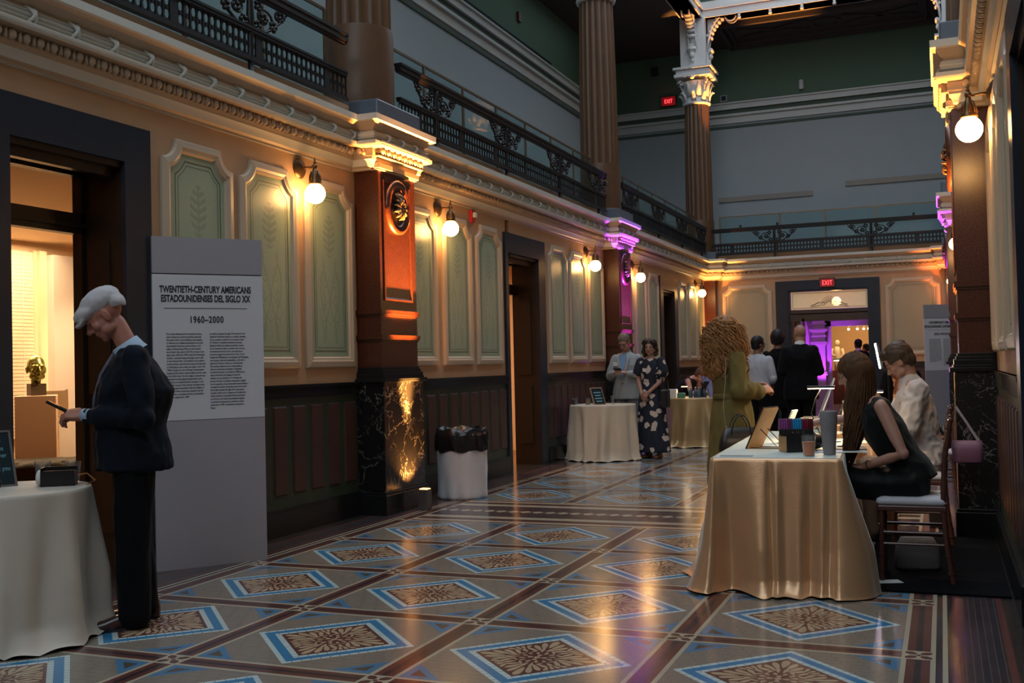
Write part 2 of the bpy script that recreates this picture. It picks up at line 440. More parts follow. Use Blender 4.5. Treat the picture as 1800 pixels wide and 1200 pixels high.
# ================================================================ swept cornice
def sweep_plan(b, path, prof, mi=None):
    n = len(path); P = [Vector((p[0], p[1])) for p in path]; rs = []
    for i in range(n):
        def nr(a, c): d = (c-a).normalized(); return Vector((d.y, -d.x))
        if i == 0: m_ = nr(P[0], P[1])
        elif i == n-1: m_ = nr(P[-2], P[-1])
        else:
            a, c = nr(P[i-1], P[i]), nr(P[i], P[i+1]); m_ = (a+c); m_ = m_/max(m_.dot(a), .3)
        rs.append([(P[i].x+m_.x*o, P[i].y+m_.y*o, z) for o, z in prof])
    k = len(prof); vs = [p for r in rs for p in r]
    for j in range(k-1):
        fs = [(i*k+j, (i+1)*k+j, (i+1)*k+j+1, i*k+j+1) for i in range(n-1)]
        b.add(vs if j == 0 else [], [] , 0) if j == 0 else None
        base = len(b.v)-len(vs)
        for q in fs: b.f.append(tuple(base+t_ for t_ in q)); b.m.append(mi[j] if mi else 0)
PIL = [1.12, 9.12, 17.12]
BR = .20
def hall_path():
    L = [(XL, -3)]
    for c in PIL: L += [(XL, c-.42), (XL+BR, c-.42), (XL+BR, c+.42), (XL, c+.42)]
    L += [(XL, 24.66), (XL+.36, 24.66), (XL+.36, 25.0)]
    R = [(-4.80-x, y) for x, y in L]
    return L + R[::-1]
HP = hall_path()
prof = [(.0,3.265),(.022,3.265),(.022,3.285),(.045,3.30),(.055,3.335),(.075,3.36),(.075,3.375),(.085,3.39),(.085,3.455),(.155,3.47),(.165,3.485),(.165,3.515),(.13,3.52),(.115,3.53),(.13,3.575),(.115,3.615),(.105,3.625),(.13,3.64),(.15,3.67),(.185,3.69),(.20,3.70),(.20,3.755),(0,3.775)]
pm = [0]*len(prof); pm[0] = 1
for j in (3,4,9,10,11,19,20,21): pm[j] = 1
b = MB(); sweep_plan(b, HP, prof, pm); 
struct(b.build('trim_5', [M_cornice, M_crown], recalc=True, angle=35))
# egg-and-dart and reed ties along the cornice
b = MB(); rb = MB()
def along(path, off, step, fn, skip=.03):
    for i in range(len(path)-1):
        a, c = Vector(path[i]), Vector(path[i+1]); L_ = (c-a).length
        if L_ < .12: continue
        d = (c-a).normalized(); nn = Vector((d.y, -d.x)); n = max(1, int(round(L_/step)))
        for k in range(n):
            p = a+d*((k+.5)*L_/n)+nn*off
            if p.y < 3.2 or (p.x > -2 and p.y < 4.5): continue
            fn(p, d, nn)
def egg(p, d, nn):
    D = Vector((d.x, d.y, 0)); N = Vector((nn.x, nn.y, 0)); c = Vector((p.x, p.y, 3.427))
    far = (c.y > 14.5)
    n, m_ = (6, 3) if far else (8, 5)
    q = Matrix((D, N, Vector((0,0,1)))).transposed().to_quaternion()
    b.ball(c, (.030, .034, .036), n, m_, q=q)
    b.obox(c+D*.0525-Vector((0,0,.006)), D*.006, N*.022, Vector((0,0,.026)))
def tie(p, d, nn):
    D = Vector((d.x, d.y, 0)); N = Vector((nn.x, nn.y, 0)); c = Vector((p.x, p.y, 3.573))
    for s_ in (-1, 1):
        rb.tube([c-N*.02+Vector((0,0,.055*s_))-D*.032, c+N*.022+Vector((0,0,.022*s_))-D*.010, c+N*.030, c+N*.022-Vector((0,0,.022*s_))+D*.010, c-N*.02-Vector((0,0,.055*s_))+D*.032], .014, 5)
along(HP, .10, .105, egg); along(HP, .122, .335, tie)
struct(b.build('trim_6', M_cornice, smooth=True)); struct(rb.build('trim_7', M_crown, smooth=True))
# reeded torus lines
b = MB()
for dz, o in ((-.022, .127), (0, .133), (.022, .127)): sweep_plan(b, HP, [(o-.006, 3.573+dz-.012), (o+.006, 3.573+dz), (o-.006, 3.573+dz+.012)])
struct(b.build('trim_8', M_crown))

# ================================================================ wall panels, wainscot, casings
def outline(y0, y1, z0, z1, off, R=.15, n=7):
    pts = [(y0+off, z0+off), (y1-off, z0+off)]
    rr = R+off
    a0 = math.asin(min(1, off/rr)); 
    for cx, s_ in ((y1, -1), (y0, 1)):
        arc = [(cx+s_*rr*sin(a0+(pi/2-2*a0)*k/n), z1-rr*cos(a0+(pi/2-2*a0)*k/n)) for k in range(n+1)]
        pts += arc if s_ < 0 else arc[::-1]
    return pts
ptrim = [0]
M_beige = stucco('beige_end_wall_panel', (.33,.29,.19), .08, .5)
def wall_panel(side, y0, y1, z0=1.40, z1=3.105, axis='x', c=None):
    def P3(d, a, z): return (PX(side, d), a, z) if axis == 'x' else (a, c-d, z)
    levels = [(0,0),(0,.022),(.012,.034),(.055,.040),(.075,.030),(.085,.030),(.10,.010)]
    b = MB(); b.rings([[P3(d, a, z) for a, z in outline(y0, y1, z0, z1, off)] for off, d in levels], cap=False)
    ptrim[0] += 1
    fr_ = struct(b.build('trim_%d' % (8+ptrim[0]), M_cream))
    b = MB(); o = outline(y0, y1, z0, z1, .098); b.add([P3(.010, a, z) for a, z in o], [tuple(range(len(o)))])
    b.build('painted_field', M_panel if axis == 'x' else M_beige, fr_)
    b = MB()
    for o0, o1 in ((.148,.155), (.180,.184)):
        b.rings([[P3(.0125, a, z) for a, z in outline(y0, y1, z0, z1, q)] for q in (o0, o1)], cap=False)
    b.build('painted_line', M_brown, fr_)
PW = .80
def bay_panels(side, pc):   # pc pilaster centre; three panels either side
    for y0 in (pc-3.09, pc-2.185, pc-1.265):
        if y0 > -3: wall_panel(side, y0, y0+PW+.02)
    for y0 in (pc+.52, pc+1.49, pc+2.40):
        if y0+PW < 24.6: wall_panel(side, y0, y0+PW+(.03 if y0-pc < 1 else 0))
for side in (-1, 1):
    for c in PIL[1:]: bay_panels(side, c)
    for y0 in (22.03, 22.94, 23.80): wall_panel(side, y0, y0+.80)
    for y0 in (1.64, 2.61, 3.52): wall_panel(side, y0, y0+.80)
wall_panel(0, -4.80, -3.64, 1.40, 3.13, 'y', 25.0); wall_panel(0, -1.16, 0.0, 1.40, 3.13, 'y', 25.0)

# wainscot: base, stiles, sunk maroon panels, top rail
def wainscot(side, y0, y1, n0):
    def B(d0, d1, a, c, z0, z1, bb): bb.box((PX(side, d0), a, z0), (PX(side, d1), c, z1))
    b = MB(); B(0, .05, y0, y1, 0, .20, b); B(0, .035, y0, y1, .20, .225, b); r = struct(b.build('baseboard_%s_%d' % ('left' if side < 0 else 'right', n0), M_black))
    b = MB(); B(0, .028, y0, y1, 1.15, 1.26, b); B(0, .040, y0, y1, 1.235, 1.26, b); B(0,.034,y0,y1,1.15,1.165,b); b.build('top_rail', M_black, r)
    b = MB(); B(0, .010, y0, y1, .225, 1.15, b); b.build('green_ground', M_green, r)
    b = MB(); L_ = y1-y0; n = max(1, int(L_/.265)); st = L_/n
    for k in range(n):
        a = y0+k*st+st*.15; c = a+st*.70
        xs = [PX(side, .010), PX(side, .024)]
        b.rings([[(xs[0], a, .33), (xs[0], c, .33), (xs[0], c, 1.08), (xs[0], a, 1.08)], [(xs[1], a+.012, .342), (xs[1], c-.012, .342), (xs[1], c-.012, 1.068), (xs[1], a+.012, 1.068)]])
    b.build('sunk_panels', M_maroon, r)
W_SEG = [(1.6,4.45),(5.9,8.7),(9.54,12.42),(13.87,16.7),(17.54,20.42),(21.87,24.7)]
for side in (-1, 1):
    for i, (a, c) in enumerate(W_SEG): wainscot(side, a, c, i+1)
b = MB(); b.box((-5.1,24.95,0),(-3.56,25,.2)); b.box((-1.27,24.95,0),(.3,25,.2)); r = struct(b.build('baseboard_far', M_black))
b = MB(); b.box((-5.1,24.96,1.15),(-3.56,25,1.26)); b.box((-1.27,24.96,1.15),(.3,25,1.26)); b.build('top_rail', M_black, r)
b = MB(); b.box((-5.1,24.99,.2),(-3.56,25,1.15)); b.box((-1.27,24.99,.2),(.3,25,1.15)); b.build('green_ground', M_maroon, r)

# side door casings, reveals
M_reveal = mat('dark_reveal_wood', (.028,.016,.010), .35, var=.3, spec=.3)
def side_door(side, c, n, kind):
    NE = .625 if kind == 'ajar' else .49
    def B(bb, d0, d1, a, e, z0, z1): bb.box((PX(side, d0), a, z0), (PX(side, d1), e, z1))
    b = MB()
    for s_ in (-1, 1):
        lo, hi = sorted((c+s_*(.47 if s_ > 0 else NE), c+s_*.725))
        B(b, 0, .035, lo, hi, 0, 2.84)
    B(b, 0, .035, c-.725, c+.725, 2.84, CZ); 
    r = struct(b.build('door_%d' % n, M_slate))
    b = MB()
    for s_ in (-1, 1):
        lo, hi = sorted((c+s_*(.47 if s_ > 0 else NE-.01), c+s_*(.52 if s_ > 0 else NE+.02))); B(b, -.37, 0, lo, hi, 0, 2.84)
        for z0, z1 in ((.3,1.1),(1.25,2.3)): 
            lo, hi = sorted((c+s_*(.455 if s_ > 0 else .49), c+s_*.47)) if s_ > 0 else (c-NE-.005, c-NE+.005); B(b, -.30, -.10, lo, hi, z0, z1)
    B(b, -.42, 0, c-.5, c+.5, 2.80, 2.84); B(b, -.12, -.06, c-.47, c+.47, 2.74, 2.80)
    # lintel and transom bar
    B(b, -.40, -.32, c-.47, c+.47, 2.36, 2.50); B(b, -.42, -.30, c-.47, c+.47, 2.40, 2.43)
    B(b, -.40, -.32, c-.47, c+.47, 2.76, 2.82)
    for s_ in (-1, 1):
        if kind != 'ajar': lo, hi = sorted((c+s_*.43, c+s_*.47)); B(b, -.40, -.32, lo, hi, 0, 2.8)
    b.build('reveal', M_reveal, r)
    if kind in ('open', 'ajar'):
        b = MB(); B(b, -.365, -.360, c-.43, c+.43, 2.5, 2.76); b.build('transom_pane', mat('transom_glass', (.9,.9,.9), .05, trans=1, var=0, ior=1.1), r)
    else:
        b = MB(); B(b, -.38, -.34, c-.43, c+.43, 2.5, 2.76)
        B(b, -.40, -.35, c-.43+(.10 if kind == 'ajar' else 0), c+.43, 0.01, 2.36)
        for z0, z1 in ((.25,1.0),(1.15,2.2)): B(b, -.35, -.335, c-.43+.22, c+.33, z0, z1)
        b.build('door_leaf', M_wood, r)
    return r
nd = 0
for side in (-1, 1):
    for i, c in enumerate(DOORS[1:]):
        nd += 1
        side_door(side, c, nd, ('open' if i == 0 else 'ajar' if i == 1 else 'closed') if side < 0 else 'closed')

# far doorway
b = MB()
b.box((-3.556,24.94,0),(-3.27,25,2.96)); b.box((-1.53,24.94,0),(-1.262,25,2.96)); b.box((-3.556,24.94,2.96),(-1.262,25,3.18))
b.box((-3.27,24.97,0),(-3.24,25.30,2.96)); b.box((-1.50,24.97,0),(-1.47,25.30,2.96)); b.box((-3.27,24.97,2.93),(-1.47,25.30,2.98))
dr = struct(b.build('door_7', M_slate))
b = MB(); b.box((-3.24,25.0,2.40),(-1.50,25.10,2.50)); b.box((-3.24,25.0,2.24),(-1.50,25.06,2.42)); b.box((-2.98,25.0,0),(-2.93,25.1,2.3)); b.box((-3.24,25.02,0),(-3.17,25.1,2.3))
b.box((-3.24,25.04,1.0),(-2.95,25.08,1.15)); b.box((-3.24,25.04,0),(-2.95,25.08,.3)); b.box((-3.12,25.04,0),(-3.02,25.08,2.3)); b.build('door_frame', M_wood, dr)
M_etched = mat('etched_transom_glass', (.75,.62,.42), .5, var=.1, emit=(1,.72,.38), es=.16, alpha=.72)  # weak emission stands in for lamp glow coming through the pane
b = MB(); b.box((-3.22,25.03,2.51),(-1.52,25.04,2.92)); b.build('transom_pane', M_etched, dr)
b = MB()   # etched lines: border, fan and scrolls
fr2 = [(-3.18,-1.56,2.545,2.885)]
for x0,x1,z0,z1 in fr2:
    for a_, c_ in (((x0,z0),(x1,z0)),((x0,z1),(x1,z1)),((x0,z0),(x0,z1)),((x1,z0),(x1,z1))): b.tube([(a_[0],25.026,a_[1]),(c_[0],25.026,c_[1])], .004, 4)
for k in range(9):
    a = radians(20+k*17.5); b.tube([(-2.37+.05*cos(a),25.026,2.62+.05*sin(a)),(-2.37+.15*cos(a)*1.1,25.026,2.62+.19*sin(a))], .005, 4)
for s_ in (-1,1):
    b.tube([(-2.37+s_*(.13+.055*cos(t_)*(1-t_/14)),25.026,2.63+.055*sin(t_)*(1-t_/14)) for t_ in [j*.5 for j in range(20)]], .005, 4)
    b.tube([(-2.37+s_*(.2+.04*j),25.026,2.66-.012*j+.012*sin(j*1.3)) for j in range(6)], .008, 4)
    b.tube([(-2.37+s_*(.18+.04*j),25.026,2.60-.006*j) for j in range(7)], .006, 4)
b.build('etched_ornament', mat('etched_line', (.12,.08,.04), .6, var=0), dr)

# ================================================================ pilasters
def petals(b, c, N, U, V, r, n, w, h):
    for k in range(n):
        a = 2*pi*k/n; dv = U*cos(a)+V*sin(a); 
        b.tube([c+dv*(r*.15)+N*h*.4, c+dv*(r*.5)+N*h, c+dv*(r*.85)+N*h*.8, c+dv*r+N*h*.2], [w*.5, w, w*.9, w*.25], 6)
def pilaster(side, c, label, ymax=9):
    t = thing('pilaster', label, 'pilaster', (PX(side, 0), c, 0)); s_ = 1 if side < 0 else -1
    def B(bb, d, hw, z0, z1, d0=0): bb.box((s_*d0, -hw, z0), (s_*d, min(hw, ymax), z1))
    b = MB(); B(b, .325, .44, 0, .19); B(b, .315, .43, .19, .215); b.build('base', M_black, t, bevel=.006)
    b = MB(); B(b, .300, .405, .215, 1.25); b.build('marble_block', M_bmarble, t, bevel=.004)
    b = MB()
    for z0, z1, e in ((1.25,1.285,.02),(1.285,1.305,-.005),(1.305,1.345,-.012),(1.345,1.37,-.028),(1.37,1.395,-.04)): B(b, .315+e, .415+e, z0, z1)
    b.build('base_moulding', M_black, t, bevel=.004)
    b = MB(); B(b, .262, .368, 1.395, 3.27)
    for z in (1.66, 1.90): 
        B(b, .272, .378, z-.02, z); B(b, .283, .390, z, z+.03); B(b, .285, .390, z+.03, z+.042)
    # sunk panel frame in the upper shaft
    if ymax < 1:
        b.build('shaft', M_granite, t); b = MB(); B(b, .30, .41, 3.27, 3.335); B(b, .275, .385, 3.335, 3.47); B(b, .375, .475, 3.485, 3.52); b.build('capital', M_cornice, t, bevel=.004); return t
    y0, y1, z0, z1 = -.30, .27, 2.03, 3.19
    def ring(yo, zo, d): return [(s_*d, y0+yo, z0+yo), (s_*d, y1-yo, z0+yo), (s_*d, y1-yo, z1-yo), (s_*d, y0+yo, z1-yo)]
    b.rings([ring(0,0,.262), ring(0,0,.275), ring(.02,0,.275), ring(.035,0,.264), ring(.05,0,.264)], cap=False)
    b.build('shaft', M_granite, t)
    b = MB(); C = Vector((s_*.263, -.015, 2.955)); N = Vector((s_,0,0)); U = Vector((0,1,0)); V = Vector((0,0,1))
    q = Matrix((U, V*1.0, N)).transposed()
    def rg(r, d): return [C+N*d+U*(r*.93*cos(2*pi*k/36))+V*(r*1.05*sin(2*pi*k/36)) for k in range(36)]
    b.rings([rg(.255,0), rg(.255,.03), rg(.225,.045), rg(.20,.03), rg(.185,.034), rg(.17,.012)], cap=False)
    b.build('medallion_ring', M_granite, t, smooth=True)
    b = MB(); b.rings([rg(.175,.008), rg(.174,.010)]); b.build('medallion_field', mat('dark_medallion', (.02,.016,.016), .35), t)
    b = MB(); petals(b, C+N*.012-V*.02, N, U, V, .115, 11, .016, .055); b.ball(C+N*.04-V*.02, (.03,.05,.05), 10, 6)
    for k in range(5):
        a = radians(50+k*20); b.tube([C+N*.02+V*.03, C+N*.05+U*.07*cos(a)+V*(.05+.05*sin(a)), C+N*.03+U*.12*cos(a)+V*(.06+.085*sin(a))], [.012,.016,.006], 6)
    b.build('medallion_leaf', mat('bronzed_leaf_ornament', (.20,.12,.06), .3, .6), t, smooth=True)
    # capital: frieze and trims standing forward of the cornice
    b = MB(); B(b, .285, .395, 3.27, 3.285); B(b, .30, .41, 3.285, 3.335); B(b, .275, .385, 3.335, 3.47); B(b, .33, .45, 3.385, 3.40); 
    B(b, .375, .475, 3.485, 3.52); B(b, .385, .49, 3.50, 3.52)
    b.build('capital', M_cornice, t, bevel=.004)
    b = MB()
    for k in range(8):
        yy = -.385+.11*k; b.ball((s_*.315, yy, 3.445), (.038,.040,.040), 10, 6); b.box((s_*.29, yy+.05, 3.41), (s_*.33, yy+.06, 3.475))
    for k in range(3):
        b.ball((s_*(.05+.11*k), -.415, 3.445), (.040,.036,.040), 10, 6)
    b.build('egg_moulding', M_cornice, t, smooth=True)
    return t
pilaster(-1, 9.12, 'red granite pilaster on black marble base beside the trash can, washed by orange light')
pilaster(-1, 17.12, 'left wall pilaster with purple lit medallion, behind the man in the grey blazer')
pilaster(-1, 25.10, 'corner pilaster glowing orange at the far left end of the hall', -.10)
pilaster(1, 9.12, 'nearest right wall pilaster, dark granite over black marble behind the chairs')
pilaster(1, 17.12, 'right wall pilaster edged with purple light, second from the camera')
pilaster(1, 25.10, 'corner pilaster at the far right end, red orange sliver beside the far panel', -.10)
pilaster(-1, 1.12, 'left wall pilaster nearest the camera, before the open gallery door')

# ================================================================ columns, piers, beams
def column(x, y, label, cap=True):
    t = thing('column', label, 'column', (x, y, 3.74))
    b = MB(); b.box((-.46,-.44,0),(.44,.44,.20)); b.build('plinth', M_plinth, t, bevel=.015)
    b = MB(); b.lathe([(.375,.20),(.375,.225),(.345,.24),(.342,.92),(.335,1.0)], n=36); b.build('drum', M_column, t, angle=40)
    b = MB(); rs = []; N = 20*6
    for z, R0 in ((1.0,.325),(2.2,.318),(3.4,.298),(3.78,.288)):
        rs.append([((R0-.022*abs(sin(k*20*pi/N))**.6)*cos(2*pi*k/N), (R0-.022*abs(sin(k*20*pi/N))**.6)*sin(2*pi*k/N), z) for k in range(N)])
    b.rings(rs); b.build('fluted_shaft', M_column, t, angle=30)
    b = MB(); b.lathe([(.29,3.78),(.33,3.79),(.34,3.83),(.30,3.86),(.29,3.95),(.31,4.2),(.36,4.34)], n=32)
    for k in range(8):
        a = 2*pi*k/8; D = Vector((cos(a), sin(a), 0))
        for z0, r0, h in ((3.86,.30,.22),(3.98,.30,.33)):
            a2 = a+(0 if z0 < 3.9 else pi/8); D = Vector((cos(a2), sin(a2), 0)); T = Vector((-sin(a2), cos(a2), 0))
            b.tube([D*r0+Vector((0,0,z0)), D*(r0+.03)+Vector((0,0,z0+h*.6)), D*(r0+.10)+Vector((0,0,z0+h)), D*(r0+.13)+Vector((0,0,z0+h*.85))], [(.03,.07),(.03,.06),(.025,.045),(.02,.03)], 6, up=D)
    for k in range(4):
        a = pi/4+pi/2*k; D = Vector((cos(a), sin(a), 0)); C0 = D*.42+Vector((0,0,4.30))
        b.tube([C0+D*(.07*cos(q)*(1-q/9))+Vector((0,0,.07*sin(q)*(1-q/9))) for q in [j*.6 for j in range(12)]], .022, 6)
        b.ball(Vector((0,0,4.40))+Vector((cos(a-pi/4), sin(a-pi/4), 0))*.42, (.06,.06,.05), 8, 6)
    b.build('capital', M_capital, t, smooth=True)
    b = MB(); b.box((-.44,-.44,4.42),(.44,.44,4.50)); b.box((-.40,-.40,4.50),(.40,.40,4.60)); b.box((-.46,-.46,4.60),(.46,.46,4.66)); b.build('abacus', M_capital, t, bevel=.01)
    b = MB(); b.box((-.30,-.30,4.66),(.30,.30,5.85)); b.box((-.34,-.08,4.66),(.34,.08,5.85)); b.box((-.08,-.34,4.66),(.08,.34,5.85)); b.build('pier', M_capital, t, bevel=.01)
    return t
def bracket_mesh(name):
    b = MB()   # a scrolled bracket in the plane of +X, foot at origin, springing to the beam 1.05 above
    for yy in (-.09, .09):
        b.tube([(.02, yy, .0), (.05, yy, .25), (.12, yy, .50), (.26, yy, .72), (.46, yy, .84), (.62, yy, .86)], .030, 6)
        b.tube([(.60+.11*cos(q)*(1-q/12), yy, .76+.11*sin(q)*(1-q/12)) for q in [1.57-j*.5 for j in range(1)]+[pi/2-j*.5 for j in range(15)]] , .022, 6)
    b.rings([[(.02,-.08,0),(.02,.08,0),(.0,.08,0),(.0,-.08,0)],[(.06,-.08,.3),(.06,.08,.3),(0,.08,.3),(0,-.08,.3)],[(.16,-.08,.6),(.16,.08,.6),(0,.08,.6),(0,-.08,.6)],[(.46,-.08,.85),(.46,.08,.85),(0,.08,.9),(0,-.08,.9)],[(.64,-.08,.88),(.64,.08,.88),(0,.08,1.05),(0,-.08,1.05)]])
    for k in range(7):
        tt = k/6; b.ball((.10+.36*tt**1.4, 0, .30+.5*tt**.8), (.05,.105,.05), 8, 5)
    for k in range(6): 
        for yy in (-.10, .10): b.ball((.03+.055*k, yy, .35+.10*k), (.035,.03,.04), 7, 5)
    b.ball((.06,0,-.02), (.07,.12,.07), 8, 6); b.ball((.08,0,-.14), (.05,.07,.08), 8, 6); b.cyl((.10,-.10,.0),(.10,.10,.0),.045,n=10); b.ball((.05,0,-.26),(.035,.05,.07),8,6)
    return b
def add_brackets(col, dirs):
    for a in dirs:
        b = bracket_mesh('b'); o = b.build('bracket', M_capital, col, smooth=True); o.location = (.30*cos(a), .30*sin(a), 4.66+.42); o.rotation_euler = (0,0,a)
cols = []
LB = {9.12:('brown fluted column on blue grey plinth above the trash can pilaster', 'fluted column above the nearest right wall pilaster'),
      17.12:('tall fluted column in the middle of the left gallery, second from the camera', 'fluted column above the purple edged right pilaster'),
      25.10:('far left corner column with white leaf capital and scrolled brackets', 'far right corner column with white capital, half hidden by the right wall'),
      1.12:('gallery column nearest the camera above the left wall', None)}
for y in (1.12, 9.12, 17.12, 25.10):
    for i, x in enumerate((-5.31, .51)):
        if LB[y][i] is None: continue
        c_ = column(x, y, LB[y][i])
        dd = [pi/2, -pi/2] if y < 25 else ([0, -pi/2] if i == 0 else [pi, -pi/2])
        add_brackets(c_, dd)
b = MB()
for x in (-5.31, .51):
    b.box((x-.22,-3,9.56),(x+.22,25.3,9.95)); b.box((x-.27,-3,9.75),(x+.27,25.3,9.83)); b.box((x-.25,-3,9.56),(x+.25,25.3,9.62))
b.box((-5.5,24.88,9.56),(.7,25.32,9.95)); b.box((-5.5,24.83,9.75),(.7,25.37,9.83)); b.box((-5.5,24.85,9.56),(.7,25.35,9.62))
struct(b.build('trim_100', M_capital))
b = MB()
for k in range(6): b.lathe([(.035,0),(.05,.03),(.03,.06),(.045,.12)], (-4.2+.72*k, 24.9, 9.44), 8)
struct(b.build('trim_101', M_capital, smooth=True))

# ================================================================ gallery railings
def scroll_orn(b, C, T, N):   # foliate scrolls under the handrail on both sides of a post; T along rail
    Z = Vector((0,0,1))
    for s_ in (-1, 1):
        def P(a, z): return C+T*(s_*a*1.42)+Z*z*1.05
        b.tube([P(.02,-.30), P(.10,-.27), P(.20,-.20), P(.30,-.10), P(.36,-.02)], [.012,.014,.014,.012,.010], 5)
        for cx, cz, R_ in ((.13,-.14,.085), (.28,-.075,.055)):
            b.tube([P(cx+R_*cos(q)*(1-q/9.5), cz+R_*sin(q)*(1-q/9.5)) for q in [j*.55 for j in range(16)]], .011, 5)
        for cx, cz in ((.13,-.14), (.30,-.06), (.06,-.22), (.22,-.17), (.08,-.06)):
            for q in range(5):
                a = q*1.257; b.ball(P(cx+.024*cos(a), cz+.030*sin(a)), (.022,.020,.020), 6, 4)
    b.tube([C+Z*-.33, C+Z*-.2, C+Z*-.05, C], [.02,.035,.028,.03], 7)
def railing(name, label, p0, p1, posts, nrm, first=True):
    p0 = Vector(p0); p1 = Vector(p1); T = (p1-p0).normalized(); L_ = (p1-p0).length; N = Vector(nrm); Z = Vector((0,0,1))
    t = thing(name, label, 'railing', p0)
    def O(a, n, z): return T*a+N*n+Z*z
    def bar(b, a0, a1, hw, z0, z1): b.obox(O((a0+a1)/2, 0, (z0+z1)/2), T*((a1-a0)/2), N*hw, Z*((z1-z0)/2))
    b = MB(); bar(b, 0, L_, .035, .67, .72); bar(b, 0, L_, .045, .72, .745); bar(b, 0, L_, .025, .65, .67); b.build('handrail', mat('near_black_rail', (.014,.011,.010), .4, spec=.3), t)
    b = MB(); bar(b, 0, L_, .022, .35, .38); bar(b, 0, L_, .028, .375, .395); bar(b, 0, L_, .022, .135, .155); bar(b, 0, L_, .028, .115, .138)
    # pierced figure-of-eight panel
    st = .072; n = int(L_/st); st = L_/n; z0, z1 = .155, .35
    for k in range(n):
        a = (k+.5)*st
        if k % 14 == 6: bar(b, a-st/2, a+st/2, .006, z0, z1); continue
        for zc in (.205, .300):
            hole = [(.021*cos(q*pi/4), .034*sin(q*pi/4)) for q in range(8)]
            hz = .0475
            sq = [(st/2, 0), (st/2, hz), (0, hz), (-st/2, hz), (-st/2, 0), (-st/2, -hz), (0, -hz), (st/2, -hz)]
            vs = [O(a+x, 0, zc+z) for x, z in hole]+[O(a+x, 0, zc+z) for x, z in sq]
            b.add(vs, [(q, (q+1) % 8, 8+(q+1) % 8, 8+q) for q in range(8)])
        b.obox(O(a, 0, .2525), T*.008, N*.006, Z*.014)
        b.obox(O(a+st/2, 0, .2525), T*.006, N*.007, Z*.095)
    b.build('pierced_band', M_iron, t, recalc=False)
    for a in posts:
        b = MB(); b.tube([O(a,0,0), O(a,0,.02), O(a,0,.04), O(a,0,.12), O(a,0,.38), O(a,0,.40), O(a,0,.68)], [.045,.045,.022,.026,.026,.032,.022], 8); b.build('post', M_iron, t, angle=50)
        b = MB(); scroll_orn(b, O(a,0,.66), T, N); b.build('scroll_ornament', M_iron, t, smooth=True)
    return t
def glass_rail(label, p0, p1, posts, nrm):
    p0 = Vector(p0); p1 = Vector(p1); T = (p1-p0).normalized(); L_ = (p1-p0).length; N = Vector(nrm); Z = Vector((0,0,1))
    t = thing('glass_guardrail', label, 'railing', p0)
    b = MB(); b.obox(T*(L_/2)+Z*1.05, T*(L_/2), N*.012, Z*.014); b.build('top_bar', M_bronze, t)
    for a in posts:
        b = MB(); b.obox(T*a+Z*.52, T*.018, N*.012, Z*.52); b.build('post', M_bronze, t)
    b = MB(); b.obox(T*(L_/2)+Z*.55, T*(L_/2), N*.004, Z*.48); b.build('glass_pane', M_glassrail, t)
    return t
xr = -5.04
railing('iron_railing', 'black iron gallery railing from the left edge to the nearest left column', (xr,1.5,3.74), (xr,8.40,3.74), [3.45,5.45], (1,0,0))
railing('iron_railing', 'black iron gallery railing between the first and second left columns', (xr,9.42,3.74), (xr,16.5,3.74), [.86,2.86,4.86,6.7], (1,0,0))
railing('iron_railing', 'black iron gallery railing between the second left column and the far corner', (xr,17.42,3.74), (xr,24.4,3.74), [.62,2.58,4.58,6.52], (1,0,0))
railing('iron_railing', 'black iron railing across the end gallery above the far door', (-4.98,24.85,3.74), (.10,24.85,3.74), [1.45,3.58], (0,-1,0))
railing('iron_railing', 'black iron railing of the right gallery, seen edge on', (.24,17.44,3.74), (.24,24.82,3.74), [.60,2.56,4.56,6.5], (-1,0,0))
glass_rail('glass guard with bronze posts behind the nearest left railing', (-5.32,1.5,3.74), (-5.32,8.50,3.74), [k*1.0 for k in range(8)], (1,0,0))
glass_rail('glass guard with bronze posts behind the middle left railing', (-5.34,9.55,3.74), (-5.34,16.7,3.74), [1.05+1.04*k for k in range(-1,6)], (1,0,0))
glass_rail('glass guard with bronze posts behind the farthest left railing', (-5.34,17.55,3.74), (-5.34,24.7,3.74), [1.05*k for k in range(7)], (1,0,0))
glass_rail('glass guard with bronze posts behind the end gallery railing', (-4.85,25.1,3.74), (.2,25.1,3.74), [.02,1.42,2.45,3.55,5.0], (0,-1,0))

# ================================================================ wall lamps
def sconce(side, y, label, lit=True):
    s_ = 1 if side < 0 else -1
    t = thing('wall_lamp', label, 'lamp', (PX(side, .0), y, 3.15), group='globe wall lamps')
    b = MB(); b.lathe([(.0,.0),(.085,.0),(.09,.01),(.07,.03),(.05,.035),(.03,.05),(.0,.055)], n=20, axis=(s_,0,0)); b.build('backplate', M_brass, t, angle=40)
    b = MB(); b.tube([(s_*.04,0,0),(s_*.08,0,.006),(s_*.12,0,.0),(s_*.165,0,.005)], [.012,.009,.011,.010], 8); b.ball((s_*.165,0,.005), .024, 10, 8)
    b.lathe([(.006,.02),(.014,.035),(.006,.05),(.010,.06),(.002,.085)], (s_*.165,0,0), 10); b.build('arm', M_brass, t, smooth=True)
    b = MB(); b.lathe([(.018,-.01),(.020,-.03),(.032,-.045),(.036,-.07),(.046,-.10),(.052,-.13),(.058,-.14),(.058,-.152),(.04,-.155)], (s_*.165,0,0), 20)
    for k in range(8):
        a = k*pi/4; b.tube([(s_*.165+.03*cos(a),.03*sin(a),-.04),(s_*.165+.044*cos(a),.044*sin(a),-.08),(s_*.165+.050*cos(a),.050*sin(a),-.125)], .007, 5)
    b.build('shade_holder', M_brass, t, smooth=True)
    b = MB(); b.ball((s_*.165,0,-.232), .088, 24, 16); b.build('globe', M_globe, t, smooth=True)
    return t
